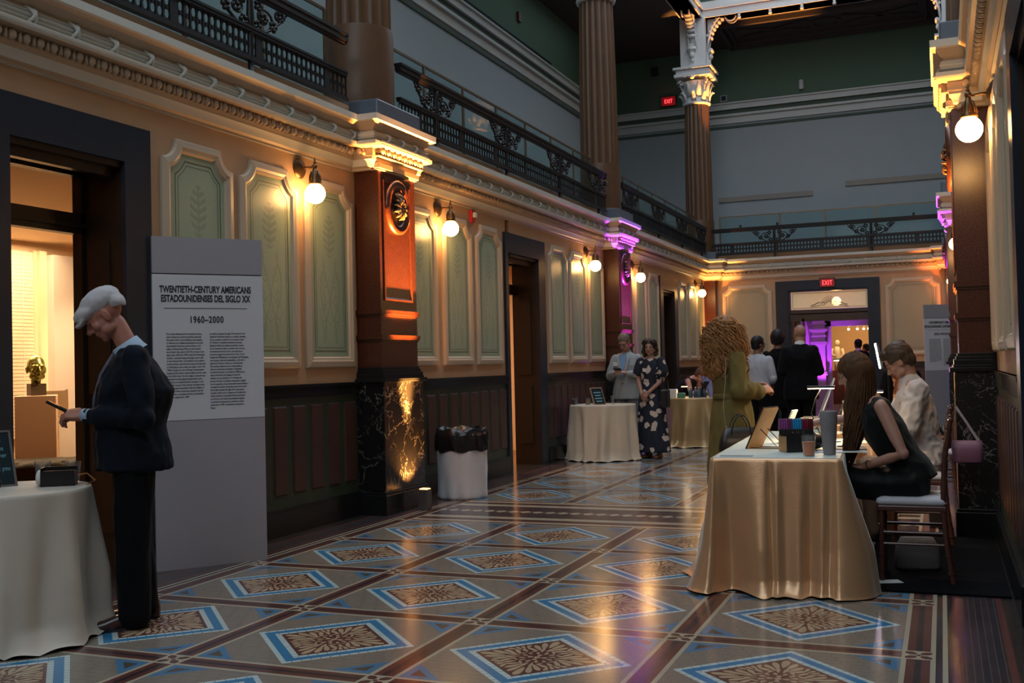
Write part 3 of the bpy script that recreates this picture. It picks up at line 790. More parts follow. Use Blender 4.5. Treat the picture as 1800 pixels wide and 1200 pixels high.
names = {7.81:('first globe lamp on the left wall, nearest the camera by the tall sign', 'big globe lamp high on the right wall at the right edge'),
         10.54:('left wall globe lamp between the orange pilaster and the red fire alarm', None),
         15.80:('left wall globe lamp just before the purple pilaster', 'small right wall globe lamp peeking past the dark pilaster, upper one'),
         18.47:('left wall globe lamp just beyond the purple pilaster', None),
         23.73:('farthest left globe lamp beside the orange corner pilaster', 'farthest right globe lamp, barely visible')}
for y, (a, c) in names.items():
    sconce(-1, y, a)
    sconce(1, y, c or 'right wall globe lamp facing the one by the %s' % ('fire alarm' if y < 12 else 'far door casing'))

# ================================================================ colour uplights at the pilaster feet
M_fix = mat('black_fixture', (.02,.02,.022), .35)
def uplight(x, y, col, power, label, side, angle=26, tgt=None):
    s_ = 1 if side < 0 else -1
    t = thing('uplight', label, 'light', (x, y, 0), group='uplights at the pilasters')
    b = MB(); b.box((-.05,-.05,0),(.05,.05,.20)); b.build('housing', mat('grey_metal_housing', (.12,.11,.11), .35, .5), t, bevel=.008)
    b = MB(); b.box((-.04,-.04,.201),(.04,.04,.206)); b.build('lens', mat('lens_%s' % label[:12], (.5,.5,.5), .3, var=0, emit=col, es=8), t)
    spot('uplight_beam', (x, y, .215), tgt or (x-s_*.16, y, 3.4), col, power, angle, .8, .025)
    spot('uplight_spill', (x-s_*.07, y, .215), (x-s_*.20, y, 1.5), col, power*.012, 120, 1.0, .02)
ORG = (1,.38,.075); PUR = (.33,.035,1.0)
uplight(-4.70, 9.16, ORG, 19000, 'orange uplight on the floor before the near left pilaster, beside the trash can', -1)
uplight(-4.70, 17.10, PUR, 16000, 'purple uplight at the foot of the second left pilaster', -1)
uplight(-5.03, 24.40, ORG, 2800, 'orange uplight in the far left corner of the hall', -1, tgt=(-5.03,24.62,3.2), angle=30)
uplight(-.09, 9.14, ORG, 6500, 'orange uplight behind the chairs at the near right pilaster', 1)
uplight(-.09, 17.12, PUR, 9000, 'purple uplight at the foot of the second right pilaster', 1)
uplight(.23, 24.40, (1,.2,.03), 2200, 'red orange uplight in the far right corner', 1, tgt=(.23,24.62,3.2), angle=30)

# small amber spots standing on the far cornice, lighting the white capitals and beam
for x_, tx, l_ in ((-4.30, -5.08, 'left'), (-3.45, -3.35, 'second'), (-.50, .28, 'right')):
    t = thing('cornice_spotlight', 'small amber spotlight clamped on the end gallery rail, %s' % {'left':'nearest the far left column','second':'just right of the leftmost one','right':'nearest the far right column'}[l_], 'light', (x_, 24.83, 4.487))
    b = MB(); b.cyl((0,0,0),(0,0,.06),.028,n=12); b.build('housing', M_fix, t)
    spot('amber_beam', (x_, 24.83, 4.56), (tx, 24.80, 8.9), ORG, 3000, 18 if l_ != 'second' else 30, .5, .03)
b = MB(); b.ball((-2.25,25.5,2.70), .105, 20, 14); tag(b.build('pendant_globe', M_globe, smooth=True), 'lit globe glowing behind the etched transom over the far doorway', 'lamp')
b = MB(); b.cyl((-2.25,25.5,2.80),(-2.25,25.5,3.3),.008,n=6); _g = b.build('pendant_rod', M_brass); _g.parent = bpy.data.objects['pendant_globe']
# ================================================================ lettering
def text(name, s, size, mat_, parent, loc, xdir, zdir, cond=1.0, align='CENTER', bold=0, thick=.0008, spacing=1.0, line=1.0):
    cu = bpy.data.curves.new(name, 'FONT'); cu.body = s; cu.size = size; cu.align_x = align; cu.extrude = thick; cu.offset = bold; cu.space_character = spacing; cu.space_line = line
    o = bpy.data.objects.new(name+'_tmp', cu); COL.objects.link(o)
    dg = bpy.context.evaluated_depsgraph_get(); me = bpy.data.meshes.new_from_object(o.evaluated_get(dg)); bpy.data.objects.remove(o)
    Xd = Vector(xdir).normalized(); Z = Vector(zdir).normalized(); N = Xd.cross(Z)
    for v in me.vertices: v.co = Vector(loc)+Xd*v.co.x*cond+Z*v.co.y+N*v.co.z
    me.materials.clear(); me.materials.append(mat_)
    t = bpy.data.objects.new(name, me); COL.objects.link(t); t.parent = parent; return t
M_ink = mat('dark_ink', (.02,.022,.03), .6, var=0)
M_signw = mat('pale_grey_sign_board', (.56,.56,.60), .6, var=.03)
M_signg = mat('mid_grey_sign_board', (.31,.295,.325), .6, var=.03)
TXT1 = ["The closing decades of the twentieth century","were marked by social and political upheaval.","Domestic strife, racial hostilities, and ongoing","in Vietnam and multiple assassinations at home","traumatized Americans; great strides in civil","rights, the flowering of Pop art, the immedi-","acy of early rock, and a Cold War victory in the","space race. With the 1970s came the Watergate","scandal, a national energy shortage, and an end","to the Vietnam War. Yet ambition to be upheav-","environmental, reproduced in song, and explored","in Washington were under the stage in turn. The","1980s brought the rise of Reagan conservatism,","lasting transformative outside affairs and the onset","of the AIDS crisis. The first digital computer was","developed; women gained opportunity, and a","new focus on multiculturalism emerged. In the","twentieth century's final decade, the global land-","scape changed dramatically with the collapse of","the Soviet Union. Americans shared in the fall","and the new, a president wrote an uncertainty","that was prepared for 1999."]
TXT2 = ["Las ultimas decadas del siglo XX estuvieron mar-","cadas por disturbios politicos y sociales. Domina-","do aun cuando se hicieron de una guerra larga","en Vietnam y multiples asesinatos en el pais.","Estados Unidos fue testigo de grandes avances","en los derechos civiles, la eclosion del arte pop,","la innovacion del hard rock y una victoria en","la carrera espacial de plena Guerra Fria. Con la","decada de 1970 aparecio el escandalo de Watergate,","una escasez critica de combustible y el fin de la","guerra de Vietnam. Unidos en el desencanto","de la nacion, hablaron con la cultura disco y","otras al crecimiento ecologista, cantidades,","de reforma del pais. La decada de 1980 trajo el","auge conservador de Reagan, el inicio de","cambios en el extranjero y el comienzo de","la crisis del sida. La primera computadora digital","tuvo su aparicion, el que hizo dado oportunidades y","se amplio el camino comercial y para mucho mas.","En la ultima decada del siglo XX, el panorama","mundial cambio con el colapso por la caida de la","Union Sovietica. Los estadounidenses entraron","en la Guerra del Golfo. El presidente inauguro","un periodo de democracia y todos los contar","parte para el 1999. El presidente comenzo un","futuro."]
def panel_sign(label, a, b_, htop, h1, h0, heads, years, body=True):
    a = Vector((a[0], a[1], 0)); b_ = Vector((b_[0], b_[1], 0)); T = (b_-a).normalized(); W = (b_-a).length; N = T.cross(Vector((0,0,1)))
    t = thing('freestanding_sign_panel', label, 'sign', a)
    def slab(z0, z1, d): bb = MB(); bb.obox(T*(W/2)+Vector((0,0,(z0+z1)/2))-N*(d/2), T*(W/2), N*(d/2), Vector((0,0,(z1-z0)/2))); return bb
    slab(0, h0-.002, .03).build('lower_board', M_signg, t); slab(h0+.002, h1-.004, .03).build('text_board', M_signw, t); slab(h1+.004, htop, .03).build('upper_board', M_signg, t)
    bb = MB(); bb.obox(T*(W/2)+Vector((0,0,htop/2))-N*.016, T*(W/2-.01), N*.010, Vector((0,0,htop/2-.15))); bb.build('core', M_ink, t)
    C = T*(W*.475)+N*.0015
    for s_, z in heads: text('sign_lettering', s_, .067, M_ink, t, C+Vector((0,0,z)), T, (0,0,1), .60, bold=.0022)
    text('sign_lettering', years, .066, M_ink, t, C+Vector((0,0,heads[-1][1]-.150)), T, (0,0,1), .72, bold=.0016, spacing=1.15)
    bb = MB(); bb.obox(C+Vector((0,0,heads[-1][1]-.047)), T*.295, N*.001, Vector((0,0,.0015))); bb.build('rule', M_ink, t)
    zb = heads[-1][1]-.235
    text('body_text', '\n'.join(TXT1), .0168, M_ink, t, T*(W*.115)+N*.0015+Vector((0,0,zb)), T, (0,0,1), .80, 'LEFT', line=1.27, thick=.0004, bold=.0002)
    text('body_text', '\n'.join(TXT2), .0168, M_ink, t, T*(W*.50)+N*.0015+Vector((0,0,zb)), T, (0,0,1), .78, 'LEFT', line=1.27, thick=.0004, bold=.0002)
    return t
panel_sign('tall grey exhibition panel headed 1960-2000 behind the man in the flat cap', (-5.116,5.862), (-4.632,6.48), 2.35, 2.087, 1.046, [('TWENTIETH-CENTURY AMERICANS', 1.955), ('ESTADOUNIDENSES DEL SIGLO XX', 1.89)], '1960\u20132000')
panel_sign('grey exhibition panel at the far right end of the hall, half hidden by the pilaster', (-.32,22.6), (.36,23.0), 2.40, 2.13, 1.08, [('CONTEMPORARY AMERICANS', 2.02), ('ESTADOUNIDENSES CONTEMPORÁNEOS', 1.94)], '2000\u2013PRESENT')

# ================================================================ exit signs, fire alarm, small wall devices
M_exitred = mat('exit_letters_lit_red', (.9,.05,.05), .4, var=0, emit=(1,.05,.06), es=3.2)
M_exitglow = mat('exit_face_glow', (.10,.01,.012), .35, var=0, emit=(1,.01,.015), es=.10)
def exit_sign(label, loc, w_=.30, h_=.21):
    t = thing('exit_sign', label, 'exit sign', loc)
    b = MB(); b.box((-w_/2,-.0,-h_/2),(w_/2,.06,h_/2)); b.box((-w_/2-.01,-.0,h_/2),(w_/2+.01,.06,h_/2+.012)); b.build('housing', mat('exit_sign_black', (.02,.012,.012), .4), t)
    b = MB(); b.box((-w_/2+.012,-.004,-h_/2+.012),(w_/2-.012,0,h_/2-.012)); b.build('face', M_exitglow, t)
    text('exit_lettering', 'EXIT', .150, M_exitred, t, (0,-.0055,-.052), (1,0,0), (0,0,1), .66, bold=.0005, thick=.001, spacing=1.15)
    point('exit_glow', (0,-.12,0), (1,.04,.04), .5, .04, t)
    return t
exit_sign('red lit EXIT sign mounted over the far doorway', (-2.385, 24.87, 3.10), .34, .20)
exit_sign('red lit EXIT sign high on the dark end gallery wall by the left column', (-6.62, 27.70, 8.39), .40, .26)
t = thing('fire_alarm', 'red fire alarm strobe on the left wall between two green panels', 'alarm', (-5.18, 11.45, 3.19))
b = MB(); b.box((0,-.055,-.09),(.035,.055,.06)); b.build('housing', mat('alarm_red', (.45,.02,.02), .35, var=0), t, bevel=.004)
b = MB(); b.box((.035,-.025,-.03),(.075,.03,.03)); b.build('strobe_lens', mat('strobe_clear', (.5,.5,.5), .1, var=0), t, bevel=.006)
t = thing('wall_strobe', 'dark red alarm high on the green wall above the left gallery', 'alarm', (-8.19, 20.8, 8.85))
b = MB(); b.box((0,-.08,-.12),(.05,.08,.08)); b.build('housing', mat('alarm_dark_red', (.10,.012,.012), .4, var=0), t)
for x_, z_, l_ in ((-5.15, 8.30, 'small square sensor on the dark end wall left of the security camera'),):
    t = thing('wall_sensor', l_, 'sensor', (x_, 27.78, z_))
    b = MB(); b.box((-.09,-.03,-.09),(.09,0,.09)); b.build('frame', mat('sensor_frame', (.4,.4,.4), .5), t); b = MB(); b.box((-.06,-.035,-.06),(.06,-.03,.06)); b.build('face', M_ink, t)
t = thing('wall_sensor', 'small black sensor on the dark green wall between the two left columns', 'sensor', (-7.0, 27.78, 9.25)); b = MB(); b.box((-.1,-.03,-.12),(.1,0,.12)); b.build('face', M_ink, t)
t = thing('security_camera', 'small pale cylinder camera on the dark end wall above the ledge', 'camera', (-3.15, 27.75, 8.42)); b = MB(); b.cyl((0,0,-.12),(0,0,.12),.06,n=14); b.box((-.02,0,-.02),(.02,.05,.02)); b.build('body', M_white, t)
for i, (a, c, z) in enumerate(((-5.35, -2.95, 5.55), (-2.15, .3, 5.72))):
    b = MB(); b.box((a, 27.76, z),(c, 27.80, z+.13)); tag(b.build('wall_rail', mat('brown_rail', (.26,.22,.18), .6)), 'long thin tan rail on the upper end wall, %s one' % ('left' if i == 0 else 'right'), 'rail')

# ================================================================ gallery room behind the open left door
M_room = mat('warm_gallery_paint', (.62,.47,.31), .7, var=.03)
M_curt = mat('grey_partition', (.42,.38,.34), .7, var=.04)
b = MB(); b.box((-9.7,3.0,0),(-9.5,10.6,3.1)); struct(b.build('wall_gallery_back', M_room))
b = MB(); b.box((-9.5,10.4,0),(-5.52,10.6,3.1)); struct(b.build('wall_gallery_side', M_room))
b = MB(); b.box((-9.5,2.8,0),(-5.52,3.0,3.1)); struct(b.build('wall_gallery_near', M_room))
b = MB(); b.box((-9.7,2.8,2.90),(-5.53,10.6,3.0)); struct(b.build('ceiling_gallery', M_room))
t = thing('window_blind', 'closed pale slatted blind in the warm gallery, behind the bronze head', 'blind', (-9.48, 8.0, 0))
b = MB()
for k in range(52): b.obox((0.02,.32,.72+k*.040), (.010,0,.004), (0,.62,0), (-.002,0,.0188))
b.build('slats', mat('blind_slats', (.62,.50,.36), .6, var=.03), t); b = MB(); b.tube([(.04,.75,.7),(.04,.75,2.78)], .004, 5); b.build('cord', M_white, t)
b = MB(); b.box((-9.5,8.95,0),(-9.40,9.05,2.8)); b.box((-9.5,8.90,0),(-9.44,8.96,2.8)); struct(b.build('trim_110', M_room))
b = MB(); b.box((-9.5,9.05,0),(-9.30,9.36,2.76)); struct(b.build('wall_gallery_partition', M_curt))
b = MB(); b.box((-9.5,9.36,0),(-9.47,10.4,.10)); struct(b.build('baseboard_gallery', M_room))
t = thing('wall_text_panel', 'pale square text label on the warm gallery wall left of the man', 'label', (-9.49, 9.56, 1.60)); b = MB(); b.box((0,-.13,-.17),(.008,.13,.17)); b.build('board', mat('label_cream', (.66,.54,.38), .6, var=0), t)
b = MB(); [b.box((.008,-.11+.12*j,-.12+k*.024),(.0095,-.01+.12*j,-.114+k*.024)) for k in range(11) for j in (0,1)]; b.build('printed_lines', mat('label_print', (.30,.22,.15), .6, var=0), t)
t = thing('display_pedestal', 'plain tan box pedestal carrying the bronze head', 'pedestal', (-7.42, 7.01, 0), radians(43)); b = MB(); b.box((-.165,-.165,0),(.165,.165,1.215)); b.build('body', mat('pedestal_tan', (.66,.50,.36), .6, var=.03), t, bevel=.004)
t = thing('object_label', 'small framed cream caption card fixed beside the pedestal', 'label', (-8.1, 7.78, 1.12), radians(43)); b = MB(); b.box((-.17,-.02,-.12),(.17,0,.12)); b.build('card', mat('label_cream', (.66,.54,.38), .6), t); b = MB(); [b.box((-.12,-.022,-.06+k*.022),(.02+.08,-.02,-.055+k*.022)) for k in range(6)]; b.build('printed_lines', MATS['label_print'], t)
b = MB(); b.box((-.19,-.05,-.14),(.19,-.01,-.125)); b.box((.165,-.03,-.13),(.19,0,.13)); b.box((-.10,0,-1.12),(.10,.05,-.12)); b.build('frame', MATS['label_cream'], t)
t = thing('tufted_bench', 'long dark tufted leather bench beyond the open gallery door', 'bench', (-6.75, 6.45, 0), radians(40))
b = MB(); b.box((-1.0,-.30,.10),(1.0,.30,.58)); b.build('base', mat('bench_black', (.02,.014,.010), .4), t)
b = MB(); n1, n2 = 60, 18; vs = []; 
for i in range(n1+1):
    for j in range(n2+1):
        x = -1.02+2.04*i/n1; y = -.32+.64*j/n2; ed = min(1, min(i, n1-i, j*1.5, (n2-j)*1.5)/4)
        vs.append((x, y, .58+.13*ed**.5-.020*(max(0, cos(x*2*pi/.17+ (0 if int((y+1)/.106) % 2 else pi)))*max(0, cos(y*2*pi/.106)))**2*1.6))
b.add(vs, [(i*(n2+1)+j, (i+1)*(n2+1)+j, (i+1)*(n2+1)+j+1, i*(n2+1)+j+1) for i in range(n1) for j in range(n2)]); b.box((-1.0,-.30,.56),(1.0,.30,.60)); b.build('tufted_cushion', mat('bench_leather', (.018,.012,.008), .6, spec=.2), t, angle=60)
area('gallery_ceiling_track', (-8.6, 7.8, 2.86), (0,0,0), 1.4, 2.5, (1,.66,.36), 150)
spot('gallery_spot', (-7.6, 8.6, 2.8), (-9.5, 9.7, 1.1), (1,.66,.36), 300, 50, .9)
spot('gallery_spot', (-6.6, 7.4, 2.8), (-7.42, 7.01, 1.35), (1,.66,.36), 260, 40, .8)
t = thing('ceiling_spotlight', 'small dark spotlight on the warm gallery ceiling through the open door', 'light', (-8.0, 8.35, 2.62)); b = MB(); b.lathe([(.07,.0),(.075,.02),(.05,.03),(.05,.08)], n=16); b.cyl((0,0,.08),(0,0,.28),.012,n=6); b.build('body', M_white, t); b = MB(); b.lathe([(.0,-.003),(.068,-.001)], n=16); b.build('baffle', M_ink, t)
# room behind the second door, a sliver of lit wall
b = MB(); b.box((-8.6,12.3,0),(-8.4,16,3.2)); struct(b.build('wall_gallery_middle', M_room)); area('second_gallery_light', (-7.2, 13.4, 2.9), (0,0,0), 1, 1, (1,.58,.32), 110)
b = MB(); b.box((-8.6,10.62,3.0),(-5.53,16,3.1)); struct(b.build('ceiling_gallery_middle', M_room))
b = MB(); b.box((-8.6,15.9,0),(-5.53,16,3.1)); struct(b.build('wall_gallery_middle_side', M_room))

# ================================================================ rooms beyond the far doorway
M_hallw = mat('white_far_hall_paint', (.6,.55,.55), .6, var=.02)
b = MB(); b.box((-6,25.36,3.3),(1.5,37,3.4)); struct(b.build('ceiling_far_rooms', M_hallw))
b = MB(); b.box((-6,31,0),(-2.93,31.3,3.3)); b.box((-1.75,31,0),(1.5,31.3,3.3)); b.box((-2.93,31,2.28),(-1.75,31.3,3.3)); struct(b.build('wall_far_hall', M_hallw))
b = MB(); b.box((-3.03,30.93,0),(-2.90,31,2.42)); b.box((-1.78,30.93,0),(-1.65,31,2.42)); b.box((-3.03,30.93,2.28),(-1.65,31,2.42)); struct(b.build('door_8', mat('pale_door_casing', (.5,.45,.5), .5)))
b = MB(); b.box((-3.70,25.36,0),(-3.60,31,3.3)); b.box((1.4,25.36,0),(1.5,37,3.3)); b.box((-6,31.3,0),(-5.9,37,3.3)); struct(b.build('wall_far_hall_left', M_hallw))
b = MB(); b.box((-6,36.5,0),(1.5,36.7,3.3)); struct(b.build('wall_far_gallery', M_room))
t = thing('purple_lit_pilaster', 'pilaster glowing purple through the far doorway', 'pilaster', (-3.22,30.7,0))
b = MB(); b.box((-.17,0,0),(.17,.3,2.9))
for z, o in ((.9,.05),(.95,.03),(1.75,.04),(1.80,.06),(1.98,.03),(2.12,.06),(2.16,.09),(2.32,.04),(2.45,.09),(2.5,.12)): b.box((-.17-o,-o,z),(.17+o,.3,z+.045))
b.build('shaft', M_capital, t); 
spot('far_purple_uplight', (-3.1, 30.0, .2), (-3.15, 30.8, 2.1), (.5,.05,1), 300, 60, .7)
area('far_hall_light', (-2.4, 28, 3.25), (0,0,0), 1.5, 2.5, (.62,.26,1), 14)
b = MB(); b.box((-3.60,27.6,0),(-3.44,28.2,3.3)); tag(b.build('granite_pilaster_edge', M_granite), 'red brown pilaster edge just inside the far doorway', 'pilaster')
area('far_gallery_light', (-2.0, 34, 3.2), (0,0,0), 3, 3, (1,.55,.22), 110)
t = thing('stone_statue', 'cream stone standing figure lit beyond the far doorway', 'statue', (-2.93, 33, 1.0))
b = MB(); b.tube([(0,0,0),(0,0,.25),(.01,0,.45),(-.01,0,.62),(0,0,.72)], [(.13,.10),(.12,.09),(.13,.09),(.15,.09),(.06,.06)], 12); b.ball((0.01,-.01,.82), (.075,.08,.10), 12, 9); b.tube([(-.14,0,.66),(-.17,-.03,.5),(-.06,-.11,.44)], .04, 8); b.tube([(.14,0,.66),(.18,0,.48),(.10,-.10,.36)], .04, 8); b.build('figure', mat('cream_stone', (.7,.58,.40), .6), t, smooth=True)
b = MB(); b.box((-.2,-.2,-1.0),(.2,.2,0)); b.build('pedestal', mat('dark_red_plinth', (.10,.02,.02), .5), t)
spot('statue_spot', (-2.6, 31.6, 3.1), (-2.93, 33, 1.5), (1,.7,.4), 160, 40)
t = thing('track_light', 'row of small lit spotlights on the ceiling of the far warm room', 'light', (-2.3, 33.0, 2.3))
b = MB(); b.box((-.4,-.02,.06),(.5,.02,.09)); b.cyl((.05,0,.09),(.05,0,1.0),.012,n=6); b.build('track', M_brass, t)
for x_ in (-.25,.0,.18,.32):
    b = MB(); b.cyl((x_,-.02,.05),(x_-.03,-.06,-.06),.028,.04,10); b.build('spot_head', M_white, t); b = MB(); b.ball((x_-.03,-.07,-.07), .034, 8, 6); b.build('lamp_lens', mat('lit_lens', (1,.9,.7), .3, var=0, emit=(1,.7,.35), es=10), t)

# ================================================================ cloths
def cloth_mat(name, col, rough, metal=0, sheen=.3):
    m, t, b = newmat(name); n = noise(220, 2, .5, coords('Object')); n2 = noise(5, 4, .6, coords('Object'))
    setin(b, 'Base Color', mixc(n2, tuple(v*.93 for v in col), tuple(v*1.05 for v in col))); b.inputs['Roughness'].default_value = rough; b.inputs['Metallic'].default_value = metal; b.inputs['Sheen Weight'].default_value = sheen; b.inputs['Sheen Tint'].default_value = (.8,1,1,1); b.inputs['Sheen Roughness'].default_value = .35
    bump(b, n2*2+n*.3, .25, .008); MATS[name] = m; return m
M_cream_cloth = cloth_mat('cream_linen', (.56,.50,.43), .7)
M_satin = cloth_mat('champagne_satin', (.62,.35,.18), .32, .40, .6)
M_satin2 = cloth_mat('gold_satin', (.44,.31,.15), .36, .35, .2)
def round_cloth(r, h, seed, flare=.07, folds=11, amp=.045, puddle=.05, n=180, m_=34):
    rnd = random.Random(seed); ph = [rnd.uniform(0, 6.28) for _ in range(6)]; rs = []
    def R(th, t):
        fo = sin(folds*th+ph[0]+.5*sin(3*th+ph[1]))*.7+sin((folds*2-3)*th+ph[2])*.3+sin(5*th+ph[3])*.3
        bow = flare*t**1.2; a = amp*min(1, t*1.7)
        pud = max(0, (t-.86)/.14)
        return r+bow+a*fo*(1-.3*pud)+pud*puddle*(1+.6*sin(7*th+ph[4]))
    for q in (0.001, .5, .9, .985): rs.append([(r*q*cos(2*pi*k/n), r*q*sin(2*pi*k/n), h) for k in range(n)])
    for i in range(m_+1):
        t = i/m_; ring = []
        for k in range(n):
            th = 2*pi*k/n; th2 = th+.10*t*sin(4*th+ph[5]); z = h*(1-t)
            if t > .86: z = h*(1-.86)*(1-(t-.86)/.14)**1.6+.004+.018*abs(sin(9*th+ph[1]))*((t-.86)/.14)
            if i == 0: z = h-.006
            rad = R(th, t); ring.append((rad*cos(th2), rad*sin(th2), z))
        rs.append(ring)
    b = MB(); b.rings(rs, cap=False); b.f.append(tuple(range(n))); b.m.append(0); return b
def rect_cloth(hx, hy, h, seed, flare=.14, puddle=.05):
    rnd = random.Random(seed); ph = [rnd.uniform(0, 6.28) for _ in range(8)]; per = []; rc = .03
    def side(p0, p1, nrm, n):
        for k in range(n): per.append((p0[0]+(p1[0]-p0[0])*k/n, p0[1]+(p1[1]-p0[1])*k/n, nrm[0], nrm[1]))
    def corner(cx, cy, a0, n=10):
        for k in range(n): a = a0+pi/2*k/n; per.append((cx+rc*cos(a), cy+rc*sin(a), cos(a), sin(a)))
    X_, Y_ = hx-rc, hy-rc
    side((-X_,-hy),(X_,-hy),(0,-1),64); corner(X_,-Y_,-pi/2); side((hx,-Y_),(hx,Y_),(1,0),110); corner(X_,Y_,0); side((X_,hy),(-X_,hy),(0,1),64); corner(-X_,Y_,pi/2); side((-hx,Y_),(-hx,-Y_),(-1,0),110); corner(-X_,-Y_,pi)
    N = len(per); rs = []; m_ = 40
    for q in (.02, .5, .93, .99): rs.append([(x*q, y*q, h) for x, y, a, c in per])
    L = [0.]
    for i in range(1, N): L.append(L[-1]+sqrt((per[i][0]-per[i-1][0])**2+(per[i][1]-per[i-1][1])**2)+.0001)
    for i in range(m_+1):
        t = i/m_; ring = []; pud = max(0, (t-.9)/.1)
        for k, (x, y, nx, ny) in enumerate(per):
            s_ = L[k]; corn = max(0, 1-min(abs(abs(x)-hx), 1)/.16)*max(0, 1-min(abs(abs(y)-hy), 1)/.16)
            fo = (sin(s_*19+ph[0]+1.2*sin(s_*3.1+ph[1]))*.026+sin(s_*9+ph[2])*.030+abs(sin(s_*5.5+ph[6]))**6*.05)*(.35+corn*1.6+.35)*min(1, t*1.5)
            # one pressed centre crease on the short front side
            if y < -Y_: fo += -.030*math.exp(-((x+.03)/.014)**2)*min(1, t*5)+.022*math.exp(-((x-.01)/.022)**2)*min(1, t*4)-.055*math.exp(-((x-.20)/.035)**2)*min(1, t*1.6)+.035*math.exp(-((x-.28)/.03)**2)*min(1, t*1.6)-.05*math.exp(-((x+.28)/.045)**2)*min(1, t*1.4)
            fo += max(0, corn)*.13*t+flare*t**1.15*(.75+.45*sin(s_*2.3+ph[3]))*.8*(1-.75*max(0, nx))
            fo += pud*puddle*(.8+.8*sin(s_*8+ph[4]))
            z = h*(1-t)
            if t > .9: z = h*.1*(1-pud)**1.5+.004+.014*abs(sin(s_*13+ph[5]))*pud
            if i == 0: z = h-.006
            ring.append((x+nx*fo+.02*t*sin(s_*7), y+ny*fo, z))
        rs.append(ring)
    b = MB(); b.rings(rs, cap=False); b.f.append(tuple(range(N))); b.m.append(0); return b
M_tablewood = mat('table_ply', (.3,.2,.12), .5)
def table_round(label, clabel, loc, r, h, seed, m, rz=0, **kw):
    t = thing('round_table', label, 'table', loc, rz)
    b = MB(); b.lathe([(.0,h-.035),(r-.03,h-.035),(r-.03,h-.012),(0,h-.012)], n=40); b.build('tabletop', M_tablewood, t)
    b = MB(); b.cyl((0,0,.03),(0,0,h-.035),.035,n=12); b.lathe([(.0,.03),(.22,.03),(.24,.0),(0,0)], n=24); b.build('pedestal_leg', M_iron, t)
    o = round_cloth(r, h, seed, **kw).build('tablecloth', m, smooth=True); o.location = loc; o.rotation_euler = (0,0,rz); tag(o, clabel, 'tablecloth'); return t
T1 = (-4.61,4.16,0); T2 = (-4.56,14.55,0); T3 = (-3.80,17.25,0)
table_round('small round table under a cream cloth before the man in the cap', 'cream cloth pooling on the floor at the lower left, before the man in the cap', T1, .41, .79, 3, M_cream_cloth, puddle=.05, flare=.03, folds=9, amp=.06)
table_round('round table under an ivory cloth in front of the man in the grey blazer', 'ivory cloth in deep folds over the round table before the man in the grey blazer', T2, .475, .79, 11, cloth_mat('ivory_linen', (.60,.50,.38), .65), flare=.035, folds=11, amp=.055, puddle=.03)
table_round('round table under a gold cloth behind the woman in the floral dress', 'gold satin cloth on the round table behind the woman in the floral dress', T3, .62, .79, 21, M_satin2, flare=.05, folds=12, amp=.06)
TR = radians(2.5); TC = Vector((-.998, 7.60, 0))
t = thing('banquet_table', 'long rectangular table under a champagne satin cloth, foreground right', 'table', TC, TR)
b = MB(); b.box((-.375,-1.2,.75),(.375,1.2,.775)); b.build('tabletop', M_tablewood, t)
for sx_ in (-1,1):
    for sy_ in (-1,1): b = MB(); b.cyl((sx_*.3,sy_*1.0,0),(sx_*.3,sy_*1.0,.75),.014,n=8); b.build('leg', M_iron, t)
o = rect_cloth(.385, 1.22, .79, 5).build('tablecloth', M_satin, smooth=True); o.location = TC; o.rotation_euler = (0,0,TR); tag(o, 'champagne satin tablecloth draped to the floor over the long foreground table', 'tablecloth')
b = MB(); b.box((-.37,-1.205,.7905),(.37,1.205,.7925)); o = b.build('tabletop_light_sheet', cloth_mat('aqua_skylight_tint', (.52,.60,.57), .6)); o.location = TC; o.rotation_euler = (0,0,TR); tag(o, 'thin added sheet, coloured aqua for the bluish light on the long foreground table top', 'light sheet')  # added sheet; bluish skylight on the satin top is put into its colour
# second work table farther down the right side
t = thing('banquet_table', 'second cloth covered table beyond the man in the white shirt', 'table', (-.95, 10.42, 0)); b = MB(); b.box((-.375,-.68,.75),(.375,.68,.775)); b.build('tabletop', M_tablewood, t)
o = rect_cloth(.385, .70, .79, 9, .06).build('tablecloth', M_satin, smooth=True); o.location = (-.95,10.42,0); tag(o, 'champagne cloth on the second table, mostly hidden behind the seated pair', 'tablecloth')

# ================================================================ things on the tables
M_clear = mat('clear_plastic', (.92,.94,.94), .06, trans=.96, var=0, ior=1.2)
M_juice = mat('orange_pink_drink', (.85,.28,.12), .2, var=0)
M_blackp = mat('black_plastic', (.012,.012,.013), .3, var=.1)
M_paper = mat('white_paper', (.62,.62,.60), .6, var=.03)
def tumbler(name, label, loc, r, h, liquid=None, lh=.5, cat='cup'):
    t = thing(name, label, cat, loc)
    b = MB(); b.lathe([(.0,.0),(r*.78,.0),(r,h),(r*.96,h),(r*.75,.004),(.0,.004)], n=24, cap=False); b.build('cup_wall', M_clear, t, angle=40)
    if liquid: b = MB(); b.lathe([(0,.005),(r*.74,.005),(r*(.75+.21*lh)-.001,h*lh),(0,h*lh)], n=24); b.build('drink', liquid, t, angle=40)
    return t
z1 = .79
tumbler('plastic_cup', 'clear plastic cup between the chalk sign and the black box', (-4.62,4.40,z1), .042, .125, mat('clear_water', (.7,.72,.72), .05, trans=.8, var=0), .45)
tumbler('plastic_cup', 'clear plastic cup just behind the black box on the near left table', (-4.55,4.55,z1), .042, .11)
t = thing('open_box', 'small black open box on the cream cloth beside the man in the cap', 'box', (-4.44,4.34,z1), radians(35))
b = MB(); b.box((-.085,-.05,0),(.085,.05,.004)); b.box((-.085,-.05,0),(-.081,.05,.10)); b.box((.081,-.05,0),(.085,.05,.08)); b.box((-.085,-.05,0),(.085,-.046,.085)); b.box((-.085,.046,0),(.085,.05,.10)); b.build('box_sides', M_blackp, t)
